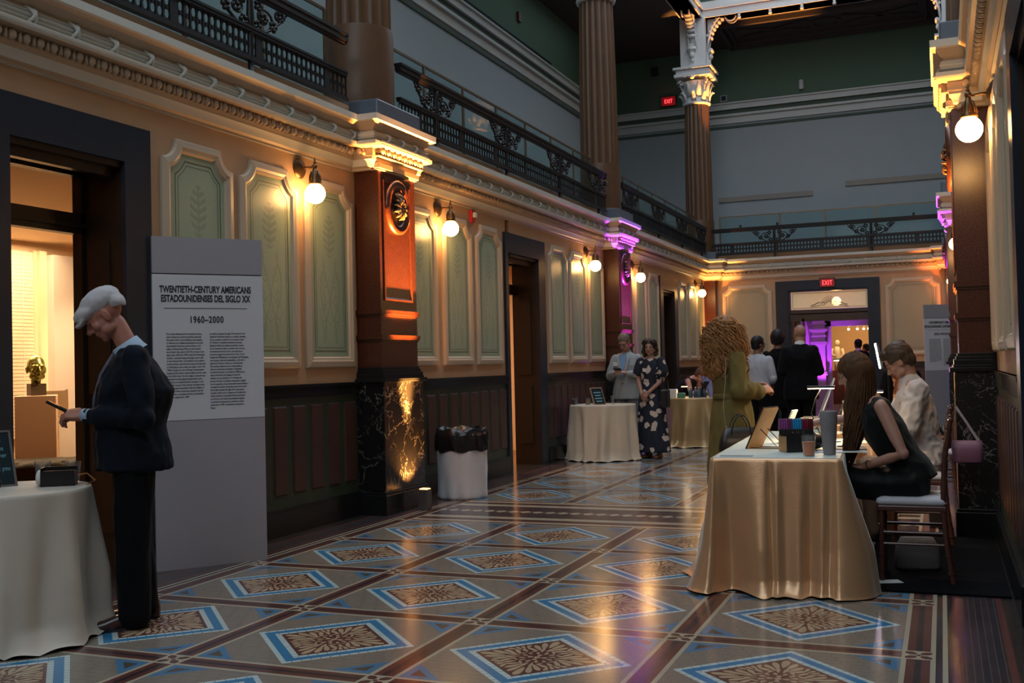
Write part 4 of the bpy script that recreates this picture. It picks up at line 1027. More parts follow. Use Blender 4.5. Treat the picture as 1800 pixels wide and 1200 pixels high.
b = MB(); b.ball((-.095,-.01,.045), (.022,.04,.045), 10, 8); b.build('tissue', M_paper, t, smooth=True)
t = thing('tabletop_sign', 'dark chalk style sign reading Thank you in a thin metal frame, lower left', 'sign', (-4.735,4.17,z1), radians(66))
M_chalk = mat('blue_black_board', (.008,.018,.024), .35); M_frame = mat('thin_metal_frame', (.22,.19,.17), .35, .6)
Zt = Vector((0,.36,.93)).normalized(); Xt = Vector((1,0,0)); Nt = Xt.cross(Zt)
b = MB(); b.obox(Zt*.155+Vector((0,0,.004)), Xt*.115, Nt*.004, Zt*.15); b.build('board', M_chalk, t)
b = MB()
for s_ in (-1,1): b.obox(Xt*.12*s_+Zt*.155, Xt*.006, Nt*.008, Zt*.16); b.obox(Zt*(.155+.155*s_)+Vector((0,0,.003)), Xt*.126, Nt*.008, Zt*.006)
b.tube([Zt*.2-Nt*.01, (0,.20,0)], .004, 6); b.build('frame', M_frame, t)
M_chtxt = mat('pale_teal_lettering', (.16,.34,.38), .6, var=0)
for s_, z in (('Look', .255), ('images', .205), ('together', .165), ('Thank you', .09)): text('sign_lettering', s_, .036, M_chtxt, t, Zt*z+Nt*.0055+Xt*.04, Xt, Zt, .8)
b = MB(); b.tube([(-4.52,4.47,z1+.03),(-4.45,4.55,z1+.045),(-4.36,4.52,z1+.01),(-4.30,4.40,z1+.006),(-4.27,4.28,.70)], .004, 6); tag(b.build('charging_cable', mat('orange_cable', (.45,.18,.06), .5)), 'thin orange cable looping over the right edge of the near left table', 'cable')
t = thing('table_microphone', 'round black microphone at the lower left picture edge on the cream cloth', 'microphone', (-4.63,4.10,z1)); b = MB(); b.ball((0,0,.03), .028, 14, 10); b.build('mesh_ball', M_blackp, t, smooth=True); b = MB(); b.cyl((0,-.02,.028),(-.05,-.14,.018),.017,.012,12); b.build('handle', M_blackp, t)
# table 2
tumbler('plastic_cup', 'cup of dark drink at the left of the ivory table', (-4.94,14.42,z1), .042, .10, mat('dark_drink', (.02,.03,.05), .2, var=0), .8)
tumbler('plastic_cup', 'amber drink in a clear cup beside the leaning sign on the ivory table', (-4.72,14.36,z1), .042, .10, mat('amber_drink', (.30,.16,.04), .2, var=0), .7)
tumbler('bud_vase', 'small empty glass bottle on the ivory table in front of the grey blazer', (-4.38,14.45,z1), .026, .13, cat='vase')
b = MB(); b.box((-.06,-.05,0),(.06,.05,.006)); o = b.build('napkin_stack', M_paper); o.location = (-4.84,14.33,z1); tag(o, 'flat white napkins next to the dark drink', 'napkin')
b = MB(); b.box((-.06,-.04,0),(.06,.04,.006)); o = b.build('card_stack', M_paper); o.location = (-4.64,14.28,z1); tag(o, 'flat white cards between the amber drink and the leaning sign', 'card')
t = thing('tabletop_sign', 'chalkboard sign leaning in a wooden frame on the ivory table', 'sign', (-4.60,14.42,z1), radians(-38))
A = Vector((-.06,0,0)); B_ = Vector((-.16,0,.23)); Zs = (B_-A).normalized(); Ys = Vector((0,1,0)); Ns = Ys.cross(Zs)
b = MB(); b.obox(A+Zs*.13+Vector((.12,0,0)), Ys*.10, Ns*.010, Zs*.135); b.build('frame', mat('frame_wood_light', (.34,.22,.12), .5), t); b = MB(); b.obox(A+Zs*.13+Vector((.12,0,0))+Ns*.010, Ys*.088, Ns*.002, Zs*.12); b.build('board', M_chalk, t)
b = MB(); [b.obox(A+Zs*(.05+.045*k)+Vector((.12,0,0))+Ns*.0125, Ys*(.05+.012*(k % 2)), Ns*.0006, Zs*.008) for k in range(4)]; b.build('sign_lettering', M_chtxt, t)
# table 3
def bottle(label, loc, r, h, m, cap=None):
    t = thing('bottle', label, 'bottle', loc); b = MB(); b.lathe([(0,0),(r,0),(r,h*.62),(r*.8,h*.72),(r*.35,h*.82),(r*.32,h*.94),(0,h*.94)], n=16); b.build('glass_body', m, t, angle=40)
    b = MB(); b.cyl((0,0,h*.93),(0,0,h),r*.38,n=10); b.build('cap', cap or M_paper, t); return t
for k, (dx, dy, cc) in enumerate(((-.02,-.28,(.05,.10,.13)),(.05,-.22,(.04,.07,.10)),(.12,-.30,(.05,.09,.12)),(.19,-.20,(.03,.05,.07)))):
    bottle('small blue paint bottle on the gold table, %s of four' % ('first from the left','second from the left','third from the left','fourth from the left')[k], (T3[0]+dx,T3[1]+dy,z1), .035, .17, mat('blue_bottle_%d' % k, cc, .25, var=0))
b = MB(); b.box((-.06,-.05,0),(.06,.05,.08)); o = b.build('tissue_box', mat('teal_box', (.05,.22,.16), .5), bevel=.004); o.location = (T3[0]-.16,T3[1]-.34,z1); tag(o, 'small green box at the front of the gold table', 'box')
b = MB(); b.box((-.08,-.06,0),(.08,.06,.14)); o = b.build('paper_box', M_paper, bevel=.004); o.location = (T3[0]-.34,T3[1]-.22,z1); tag(o, 'white box on the gold table nearest the floral dress', 'box')
M_easelblue = mat('periwinkle_board', (.20,.22,.40), .5)
t = thing('tabletop_easel', 'bluish leaning board on the gold table before the bending woman', 'easel', (T3[0]+.27,T3[1]-.18,z1)); b = MB(); b.obox((0,0,.17), (.05,.03,0), (-.02,.01,-.002), (-.07,0,.17)); b.build('board', M_easelblue, t); b = MB(); b.obox((-.10,-.03,.12), (.04,0,0), (0,.01,0), (.07,0,.14)); b.build('support', M_blackp, t)
b = MB(); b.obox((0,0,.09),(.07,0,0),(0,.01,0),(-.02,0,.09)); o = b.build('drawing_sheet', M_paper); o.location = (T3[0]+.46,T3[1]-.1,z1); tag(o, 'small upright white sheet at the right of the gold table', 'paper')
def led_lamp(label, loc, pts, head_c, hx, power, n_led=9, small=False):
    t = thing('desk_lamp', label, 'lamp', loc); b = MB(); b.lathe([(0,0),(.05,0),(.05,.012),(0,.016)], n=20); b.build('base', M_blackp, t)
    b = MB(); b.tube(pts, .0038, 7); b.build('gooseneck', mat('matte_black', (.006,.006,.006), .8, spec=.1), t)
    hc = Vector(head_c); hx = Vector(hx); b = MB(); hy = Vector((-hx.y, hx.x, 0)).normalized()*.03; b.obox(hc, hx, hy, (0,0,.008)); b.build('lamp_head', M_blackp, t, bevel=.004)
    b = MB(); b.obox(hc-Vector((0,0,.010)), hx*.94, hy*.85, (0,0,.003)); b.build('led_strip', mat('warm_led_strip', (1,.9,.7), .3, var=0, emit=(1,.68,.36), es=16), t)
    l = bpy.data.lights.new('led_light', 'AREA'); l.shape = 'RECTANGLE'; l.size = hx.length*1.8; l.size_y = .05; l.energy = power; l.color = (1,.70,.42)
    o = bpy.data.objects.new('led_light', l); COL.objects.link(o); o.parent = t; o.location = hc-Vector((0,0,.018)); o.rotation_euler = (0,0,atan2(hx.y, hx.x)); return t
led_lamp('small lit desk lamp at the left of the gold table', (T3[0]-.3,T3[1]+.0,z1), [(0,0,.01),(-.02,0,.16),(.04,0,.24),(.10,-.05,.20)], (.14,-.10,.185), (.05,0,0), 1.2)
point('gold_table_task_light', (T3[0]+.35,T3[1]+.28,z1+.12), (1,.55,.25), 2.2, .04)
# foreground table
z1 = .793
def G(x, y, z=None): return (x, y, z1 if z is None else z)
led_lamp('LED bar lamp glowing over the foreground drawing table', G(-.72,7.62), [(0,0,.01),(-.05,.0,.02),(-.09,.02,.06),(-.12,.04,.12),(-.15,.05,.20),(-.12,.05,.30),(-.08,.05,.37)], (-.08,.05,.385), (.095,.01,0), 7)
t = thing('photo_frame', 'wooden photo frame seen from behind on a wire easel, front of the table', 'frame', G(-1.16,7.12), radians(-12))
Zf = Vector((.42,0,.90)).normalized(); Yf = Vector((.12,1,0)).normalized(); Nf = Yf.cross(Zf)
b = MB(); b.obox(Zf*.14+Vector((-.02,0,.006)), Yf*.10, Nf*.006, Zf*.145); b.build('frame_back', mat('tan_frame_board', (.68,.34,.12), .5), t, bevel=.002)
b = MB(); b.obox(Zf*.14+Vector((-.02,0,.006))-Nf*.008, Yf*.105, Nf*.004, Zf*.15); b.build('frame_edge', M_wood, t)
M_wire = mat('bronze_wire', (.12,.07,.05), .35, .7)
b = MB()
for yy in (-.06, .06): b.tube([(.045,yy,.13),(.11,yy,.065),(.165,yy,.004),(-.03,yy,.004)], .0035, 6)
b.tube([(.165,-.06,.004),(.165,.06,.004)], .0035, 6); b.build('wire_easel', M_wire, t)
t = thing('mirror_card', 'pale card propped on a second wire easel behind the photo frame', 'card', G(-1.06,7.55), radians(-8))
b = MB(); b.obox((.05,0,.12), (.045,0,.11), (0,.07,0), (-.004,0,.002)); b.build('card', M_paper, t); b = MB()
for yy in (-.05,.05): b.tube([(.06,yy,.12),(.13,yy,.004),(-.02,yy,.004)], .003, 6)
b.build('wire_easel', M_wire, t)
t = thing('supply_box', 'black lidded supply box under the marker caddy', 'box', G(-.875,6.86), radians(28))
b = MB(); b.box((-.09,-.07,0),(.09,.07,.105)); b.build('box_body', M_blackp, t, bevel=.002); b = MB(); b.box((-.0915,-.069,.002),(-.09,.069,.10)); b.build('kraft_side', mat('kraft_board', (.42,.26,.13), .6), t)
t = thing('marker_caddy', 'black tray holding a row of capped markers on the supply box', 'tray', G(-.875,6.86,z1+.106), radians(8))
b = MB(); b.box((-.105,-.055,0),(.105,.055,.040)); b.build('tray', M_blackp, t, bevel=.002)
text('tray_numerals', '4    1 1    7', .020, mat('grey_print', (.3,.3,.3), .5, var=0), t, (.01,-.0565,.012), (1,0,0), (0,0,1), .8)
mk = {}
def marker(col, name):
    b = MB(); b.lathe([(0,0),(.0075,0),(.0075,.055),(.0062,.058),(.0062,.066),(0,.066)], n=10); o = b.build('marker_pen', mat('marker_'+name, col, .3, var=0), angle=40); return o
mcols = [('violet',(.22,.05,.20))]*4+[('plum',(.12,.03,.10))]*2+[('blue',(.01,.22,.45))]*4+[('maroon',(.16,.01,.03))]*3+[('dark red',(.08,.005,.012))]*2
protos = {}
for r_ in range(4):
    for k, (nm, cc) in enumerate(mcols):
        x = -.098+.0140*k; y = -.045+.030*r_; ca, sa = cos(radians(8)), sin(radians(8))
        p = (-.875+x*ca-y*sa, 6.86+x*sa+y*ca, z1+.108+.033)
        if nm in protos: o = protos[nm].copy(); COL.objects.link(o)
        else: o = marker(cc, nm); protos[nm] = o
        o.location = p; row = ('front','second','third','back')[r_]
        same = [i for i, q in enumerate(mcols) if q[0] == nm]; 
        tag(o, '%s capped marker in the %s row of the black tray on the drawing table' % (nm, row), 'marker', 'markers in the black tray, %s %s row' % (nm, row))
tumbler('plastic_cup', 'clear cup of orange pink drink at the near edge of the foreground table', G(-.765,6.56), .043, .122, M_juice, .70)
tumbler('plastic_cup', 'empty clear cup behind the orange pink drink', G(-.80,6.82), .036, .115)
t = thing('ribbed_tumbler', 'tall grey ribbed tumbler at the near right corner of the foreground table', 'tumbler', G(-.655,6.66))
b = MB(); pr_ = []
for k in range(45): z = .002+.262*k/44; pr_.append((.036+.016*min(1, z/.22)+(.0010 if k % 2 else 0), z))
pr_ += [(.050,.266),(.046,.262),(.034,.02),(0,.02)]
b.lathe([(0,0)]+pr_, n=32, cap=False); b.build('tumbler_body', mat('grey_ribbed_plastic', (.25,.235,.25), .4, bmp=.2, bs=150), t, angle=50)
t = thing('tote_bag', 'soft black pouch lying behind the supply box', 'bag', G(-.80,7.02)); b = MB(); b.ball((0,0,.055), (.09,.09,.056), 16, 10); b.build('pouch', mat('black_nylon', (.01,.01,.011), .5), t, smooth=True)
b = MB(); b.tube([(-.07,.0,.10),(-.03,-.02,.16),(.03,-.04,.09),(.07,-.05,.03)], [(.012,.003)]*4, 6); b.build('strap', mat('grey_strap', (.25,.23,.22), .5), t)
def sheet(label, x, y, w_, d_, rz, dz=.001, m=None, name='paper_sheet'):
    b = MB(); b.box((-w_/2,-d_/2,0),(w_/2,d_/2,.0012)); o = b.build(name, m or M_paper); o.location = G(x, y, z1+dz); o.rotation_euler = (0,0,rz); tag(o, label, 'paper'); return o
sheet('white sheet overhanging the right edge of the foreground table by her elbow', -.60, 6.90, .30, .22, .15, .001)
sheet('drawing sheet under the LED lamp on the foreground table', -.78, 7.45, .30, .40, .1, .001)
sheet('tinted drawing on top of the pile in front of the seated woman', -.66, 7.30, .28, .24, -.3, .003, mat('tinted_paper', (.50,.56,.50), .6))
sheet('green tinted sheet under the pile in front of the seated woman', -.62, 7.62, .34, .26, .4, .0025, mat('green_tint_paper', (.42,.5,.36), .6))
sheet('grey flyer lying at the near left corner of the foreground table', -1.19, 6.50, .20, .05, .02, .001, mat('grey_flyer', (.20,.22,.24), .5), 'flyer')
t = thing('clipboard', 'dark clipboard under papers in front of the seated woman', 'clipboard', G(-.60,7.10), .1); b = MB(); b.box((-.13,-.1,.0),(.13,.1,.006)); b.build('board', M_ink, t); b = MB(); b.box((-.05,.08,.006),(.05,.1,.014)); b.build('clip', M_wire, t)
t = thing('supply_jar', 'clear jar stuffed with crumpled tissue on the drawing table', 'jar', G(-.96,7.95)); b = MB(); b.lathe([(0,0),(.05,0),(.055,.1),(.05,.11),(.05,.005),(0,.005)], n=18, cap=False); b.build('jar_wall', M_clear, t); b = MB()
for k in range(8): b.ball((.02*cos(k*2.4), .02*sin(k*2.4), .05+.012*k), (.03,.028,.02), 8, 6)
b.build('tissue', mat('pale_tissue', (.45,.47,.42), .7), t, smooth=True)
t = thing('water_bottle', 'clear plastic water bottle beside the oval mirror', 'bottle', G(-.70,8.35)); b = MB(); b.lathe([(0,0),(.042,0),(.042,.06),(.039,.07),(.042,.08),(.042,.17),(.03,.21),(.014,.23),(.014,.245),(0,.245)], n=20); b.build('bottle_body', M_clear, t, angle=40); b = MB(); b.cyl((0,0,.243),(0,0,.262),.016,n=12); b.build('cap', M_paper, t)
t = thing('oval_mirror', 'tall oval mirror tilted on a stand on the drawing table', 'mirror', G(-.86,8.30), radians(20))
Zm = Vector((.38,0,.92)).normalized(); Ym = Vector((.2,1,0)).normalized(); Nm = Ym.cross(Zm)
b = MB(); b.poly([Vector((-.06,0,.06))+Zm*(.20+.20*sin(2*pi*k/32))+Ym*.11*cos(2*pi*k/32) for k in range(32)], .008, Nm); b.build('mirror_plate', mat('blue_grey_board', (.20,.25,.29), .25), t)
b = MB(); b.tube([Vector((-.06,0,.06))+Nm*.004+Zm*(.20+.203*sin(2*pi*k/32))+Ym*.113*cos(2*pi*k/32) for k in range(33)], .006, 6); b.build('mirror_rim', mat('pale_lit_rim', (.6,.6,.62), .3), t)
b = MB(); b.box((-.10,-.08,0),(.08,.08,.05)); b.obox((-.03,0,.09), (.02,0,.04), (0,.02,0), (.01,0,-.005)); b.build('stand', MATS['blue_grey_board'], t)
t = thing('pencil_cup', 'cup of pencils and brushes beside the oval mirror', 'cup', G(-.76,7.86)); b = MB(); b.lathe([(0,0),(.032,0),(.036,.09),(.033,.09),(.03,.004),(0,.004)], n=16, cap=False); b.build('cup_wall', M_clear, t)
for k in range(6): b = MB(); a = k*1.05; b.tube([(.008*cos(a),.008*sin(a),.006),(.028*cos(a),.028*sin(a),.15+.015*(k % 3))], .0035, 6); b.build('brush', [M_paper, M_wire, M_ink][k % 3], t)
t = thing('bead_tray', 'low tray of small bright supplies beyond the papers', 'tray', G(-.74,8.10), .05); b = MB(); b.box((-.12,-.08,0),(.12,.08,.025)); b.build('tray_base', mat('brown_tray', (.2,.11,.05), .5), t); b = MB()
for k in range(28): b.ball((-.10+.2*((k*37 % 28)/27), -.06+.12*((k*11 % 28)/27), .03), (.010,.010,.010), 6, 4)
b.build('supplies', mat('pale_supplies', (.7,.6,.45), .5), t, smooth=True); kids(t)[-1]['kind'] = 'stuff'

# ================================================================ trash can, chairs, mat, bags
t = thing('trash_can', 'round trash can skirted in white cloth with a black liner, left wall', 'trash can', (-4.745,10.12,0))
b = MB(); rs = []; n = 72
for z, r_, a_ in ((.004,.255,.012),(.03,.262,.012),(.08,.258,.008),(.3,.262,.006),(.5,.262,.004),(.535,.262,.002)): rs.append([((r_+a_*sin(11*2*pi*k/n+z*9)+.5*a_*sin(5*2*pi*k/n))*cos(2*pi*k/n), (r_+a_*sin(11*2*pi*k/n+z*9))*sin(2*pi*k/n), z) for k in range(n)])
b.rings(rs, cap=True); b.build('cloth_skirt', cloth_mat('white_cloth', (.50,.50,.54), .7), t, smooth=True)
b = MB(); rs = []
for z, r_, a_ in ((.50,.275,.010),(.56,.278,.012),(.66,.275,.010),(.73,.268,.006),(.735,.245,.004),(.55,.22,.01),(.40,.15,.0)): rs.append([((r_+a_*sin(9*2*pi*k/n+z*14)+a_*.6*sin(17*2*pi*k/n))*cos(2*pi*k/n), (r_+a_*sin(9*2*pi*k/n+z*14))*sin(2*pi*k/n), z+.012*sin(7*2*pi*k/n)) for k in range(n)])
b.rings(rs, cap=False); b.build('black_liner', mat('black_liner_plastic', (.010,.010,.012), .18, bmp=.5, bs=18), t, smooth=True)
M_chair = mat('mahogany_bamboo_wood', (.085,.035,.026), .25, var=.2); M_cush = mat('ivory_seat_cushion', (.50,.50,.54), .7)
def chiavari(label, x, y, rz=0):   # faces -X; origin at seat centre
    t = thing('chiavari_chair', label, 'chair', (x, y, 0), rz)
    def bam(b, p0, p1, r, n=5):
        b.cyl(p0, p1, r, n=10); p0 = Vector(p0); p1 = Vector(p1)
        for k in range(1, n): c = p0.lerp(p1, k/n); d = (p1-p0).normalized(); b.cyl(c-d*.006, c+d*.006, r*1.28, n=10)
    for yy in (-.185, .185):
        b = MB(); bam(b, (-.19,yy,0), (-.18,yy,.44), .014); b.build('leg', M_chair, t)
        b = MB(); pts = [(.215,yy,0),(.185,yy,.22),(.17,yy,.46),(.185,yy,.75),(.225,yy,.985)]
        b.tube(pts, [.015,.016,.017,.016,.014], 10)
        for k in range(4):
            p0, p1 = Vector(pts[k]), Vector(pts[k+1])
            for q in (.33,.8): c = p0.lerp(p1, q); d = (p1-p0).normalized(); b.cyl(c-d*.006, c+d*.006, .020, n=10)
        b.ball((.226,yy,.99), .017, 8, 6); b.build('back_post', M_chair, t)
    b = MB(); b.box((-.205,-.205,.44),(.19,.205,.475)); b.build('seat_frame', M_chair, t, bevel=.008)
    b = MB(); rs = []
    for z, e in ((.475,.0),(.49,.012),(.512,.006),(.525,-.02),(.530,-.06)):
        rs.append([((.19+e)*(1 if abs(cos(a)) > .7 else abs(cos(a))/.7)*(1 if cos(a) > 0 else -1)-.01, (.195+e)*(1 if abs(sin(a)) > .7 else abs(sin(a))/.7)*(1 if sin(a) > 0 else -1), z) for a in [2*pi*(k+.5)/40 for k in range(40)]])
    b.rings(rs); b.build('seat_cushion', M_cush, t, smooth=True)
    for z, xx in ((.24,-1),(.31,-1)):
        for yy in (-.185,.185): b = MB(); b.cyl((-.185,yy,z),(.185,yy,z),.009,n=8); b.build('stretcher', M_chair, t)
    b = MB(); b.cyl((-.187,-.185,.27),(-.187,.185,.27),.009,n=8); b.build('stretcher', M_chair, t)
    b = MB()
    for z, xx in ((.60,.177),(.90,.210),(.97,.222)): b.cyl((xx,-.185,z),(xx,.185,z),.011,n=8)
    for k in range(6): yy = -.13+.052*k; b.cyl((.177,yy,.60),(.210,yy,.90),.007,n=7)
    b.build('back_spindles', M_chair, t); return t
chiavari('bamboo style chair the long haired woman sits on, foreground right', -.195, 7.02)
chiavari('bamboo style chair under the man in the white shirt', -.185, 8.42)
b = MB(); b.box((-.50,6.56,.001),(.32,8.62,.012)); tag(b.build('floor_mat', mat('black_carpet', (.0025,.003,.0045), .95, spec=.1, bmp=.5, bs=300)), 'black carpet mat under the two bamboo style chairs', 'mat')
t = thing('crossbody_purse', 'mauve purse hanging by its strap from the second chair back', 'bag', (.045, 8.30, 0))
b = MB(); rs = []
for z, hx_, hy_ in ((.60,.095,.03),(.61,.10,.035),(.70,.105,.035),(.76,.10,.022)): rs.append([(hx_*(1 if cos(a) > 0 else -1)*abs(cos(a))**.4+.10, hy_*(1 if sin(a) > 0 else -1)*abs(sin(a))**.6, z) for a in [2*pi*k/28 for k in range(28)]])
b.rings(rs); b.build('purse_body', mat('mauve_leather', (.16,.07,.12), .45), t, smooth=True)
b = MB(); b.tube([(.175,0,.76),(.10,.0,.89),(.03,.02,1.005)], [(.009,.003)]*3, 6); b.tube([(.03,.02,1.005),(.02,.02,.88),(.02,.0,.76)], [(.009,.003)]*3, 6); b.build('strap', mat('pale_strap', (.36,.30,.30), .5), t)
t = thing('woven_bag', 'grey woven bag on the mat beneath the near chair', 'bag', (-.19, 7.28, .012), .2)
b = MB(); rs = []
for z, hx_, hy_ in ((0,.13,.06),(.02,.14,.07),(.14,.13,.06),(.20,.10,.035)): rs.append([(hx_*(1 if cos(a) > 0 else -1)*abs(cos(a))**.4, hy_*(1 if sin(a) > 0 else -1)*abs(sin(a))**.6, z) for a in [2*pi*k/28 for k in range(28)]])
b.rings(rs); b.build('bag_body', mat('grey_weave', (.16,.15,.15), .7, bmp=.6, bs=90), t, smooth=True)
b = MB(); b.box((-.09,-.05,0),(.09,.05,.001)); o = b.build('dropped_flyer', M_paper); o.location = (-.36,6.80,.013); o.rotation_euler = (0,0,.4); tag(o, 'pale flyer dropped on the black mat by the front chair leg', 'paper')
b = MB(); b.box((-.07,-.045,0),(.07,.045,.001)); o = b.build('dropped_flyer', M_paper); o.location = (-.46,6.62,.013); o.rotation_euler = (0,0,-.3); tag(o, 'pale flyer at the corner of the black mat next to the satin cloth', 'paper')
t = thing('selfie_light_stand', 'dark tripod with a slanted white LED tube, right of the far door', 'light', (-.525,11.55,0))
b = MB(); b.cyl((0,0,0.1),(0,0,1.32),.012,n=8)
for a in (0.5,2.6,4.7): b.cyl((.02*cos(a),.02*sin(a),.45),(.22*cos(a),.22*sin(a),.0),.009,n=6)
b.build('tripod', M_blackp, t); b = MB(); b.obox((-.09,0,1.39),(.022,0,.003),(0,.02,0),(.022,0,-.135)); b.build('housing', M_blackp, t)
b = MB(); b.obox((-.10,-.022,1.39),(.007,0,.001),(0,.003,0),(.021,0,-.13)); b.build('tube', mat('cool_led_tube', (1,1,1), .3, var=0, emit=(.9,.8,1), es=60), t)

t = thing('bronze_head', 'green gold bronze portrait head on a dark block on the tan pedestal', 'sculpture', (-7.42, 7.01, 1.215), radians(-118))
b = MB(); b.box((-.065,-.065,0),(.065,.065,.105)); b.build('block', mat('dark_walnut_block', (.05,.035,.02), .5), t)

led_lamp('LED work lamp on the second table, hidden behind the long haired woman', (-.84, 9.78, .79), [(0,0,.01),(-.02,-.02,.2),(-.02,-.08,.42),(.0,-.12,.56)], (.02,-.14,.575), (.07,0,0), 3)
point('work_lamp_spill', (-.85, 9.60, 1.30), (1,.78,.50), 9, .05)
# ================================================================ people
from mathutils import noise as mnoise
V = Vector
def fuse(mb, name, mats, parent, vox=.008, smooth_it=4, wrinkle=0, wscale=(9,9,5), post=None, extra=None, seed=0, paint=None):
    tmp = mb.build(name+'_tmp', mats[0], recalc=True)
    r = tmp.modifiers.new('r', 'REMESH'); r.mode = 'VOXEL'; r.voxel_size = vox; r.use_smooth_shade = True
    if smooth_it: s = tmp.modifiers.new('s', 'SMOOTH'); s.factor = .5; s.iterations = smooth_it
    dg = bpy.context.evaluated_depsgraph_get(); me = bpy.data.meshes.new_from_object(tmp.evaluated_get(dg)); bpy.data.objects.remove(tmp)
    me.name = name
    if wrinkle:
        nn = [v.normal.copy() for v in me.vertices]; ws = V(wscale)
        for v, n in zip(me.vertices, nn):
            p = V((v.co.x*ws.x+seed, v.co.y*ws.y, v.co.z*ws.z)); q = mnoise.noise(p)+.5*mnoise.noise(p*2.3)
            v.co += n*wrinkle*(1-2*abs(q))
    if post: post(me)
    if extra:     # finer parts joined to the same mesh (fingers)
        eb = bmesh.new(); eb.from_mesh(me); em = bpy.data.meshes.new('x'); em.from_pydata(extra.v, [], extra.f)
        t2 = bmesh.new(); t2.from_mesh(em); bmesh.ops.recalc_face_normals(t2, faces=t2.faces); t2.to_mesh(em); t2.free(); eb.from_mesh(em); eb.to_mesh(me); eb.free()
    me.materials.clear()
    for m_ in mats: me.materials.append(m_)
    me.polygons.foreach_set('use_smooth', [True]*len(me.polygons))
    if paint:
        for p in me.polygons:
            k = paint(p.center)
            if k: p.material_index = k
    me.update(); o = bpy.data.objects.new(name, me); COL.objects.link(o); o.parent = parent; return o
def rbasis(F, Uh=(0,0,1)):
    F = V(F).normalized(); Uh = V(Uh); R = F.cross(Uh).normalized(); U = R.cross(F).normalized(); return R, F, U
def quat(R, F, U): return Matrix((R, F, U)).transposed().to_quaternion()
def limb(mb, pts, rad, n=14):
    """tapered limb through pts with round ends"""
    P = []; Rr = []
    for i in range(len(pts)-1):
        a, c = V(pts[i]), V(pts[i+1]); k = 3
        for j in range(k if i < len(pts)-2 else k+1): q = j/k; P.append(a.lerp(c, q)); Rr.append(rad[i]*(1-q)+rad[i+1]*q)
    mb.tube(P, Rr, n)
    for p, r in zip(pts, rad): mb.ball(p, r*.99, n, 8)
def torso(mb, secs, R):   # secs: (centre, half width, half depth)
    P = [V(s[0]) for s in secs]; mb.tube(P, [(s[1], s[2]) for s in secs], 24, up=R)
def head(mb, c, F, s=1.0, Uh=(0,0,1), jaw=1.0):
    R, F, U = rbasis(F, Uh); c = V(c); q = quat(R, F, U)
    def P(x, y, z): return c+(R*x+F*y+U*z)*s
    def B(x, y, z, rx, ry, rz, n=16, m_=12): mb.ball(P(x,y,z), (rx*s, ry*s, rz*s), n, m_, q=q)
    B(0,-.015,.030,.073,.093,.088); B(0,.022,-.030,.060,.066,.085); B(0,.045,-.082,.038*jaw,.036,.030); B(0,.064,-.102,.020,.018,.016)
    B(0,.030,.02,.062,.060,.058)
    for sx_ in (-1,1):
        B(sx_*.036,.055,-.030,.026,.026,.026); B(sx_*.045,.02,-.070,.022,.035,.028)
        B(sx_*.074,-.008,-.016,.011,.020,.031); mb.tube([P(sx_*.071,-.004,-.04), P(sx_*.084,-.016,-.02), P(sx_*.084,-.018,.005), P(sx_*.072,-.004,.015)], .006*s, 6)
        B(sx_*.031,.076,-.006,.013,.010,.009, 8, 6)
        mb.tube([P(sx_*.012,.088,.014), P(sx_*.032,.088,.019), P(sx_*.052,.070,.012)], .0075*s, 6)
    mb.tube([P(0,.086,.006), P(0,.098,-.014), P(0,.112,-.034), P(0,.106,-.044)], [.008*s,.0095*s,.0125*s,.010*s], 8)
    for sx_ in (-1,1): B(sx_*.011,.095,-.040,.009,.010,.008, 8, 6)
    B(0,.083,-.062,.023,.010,.0055, 10, 6); B(0,.082,-.073,.020,.010,.0065, 10, 6)
    return R, F, U
def face_paint(c, R, F, U, s, lips=2, eye=1, brow=3):
    c = V(c)
    def f(p):
        d = (p-c)/s; x, y, z = d.dot(R), d.dot(F), d.dot(U)
        if y < .055 or abs(x) > .06 or abs(z) > .12: return 0
        ax = abs(x)
        if ((ax-.031)/.013)**2+((z+.006)/.0048)**2 < 1 and y > .06: return eye
        if btw_(ax, .014, .050) and abs(z-.021+.05*abs(ax-.032)) < .0042: return brow
        if (x/.024)**2+((z+.067)/.010)**2 < 1: return lips
        return 0
    return f
def btw_(a, lo, hi): return lo < a < hi
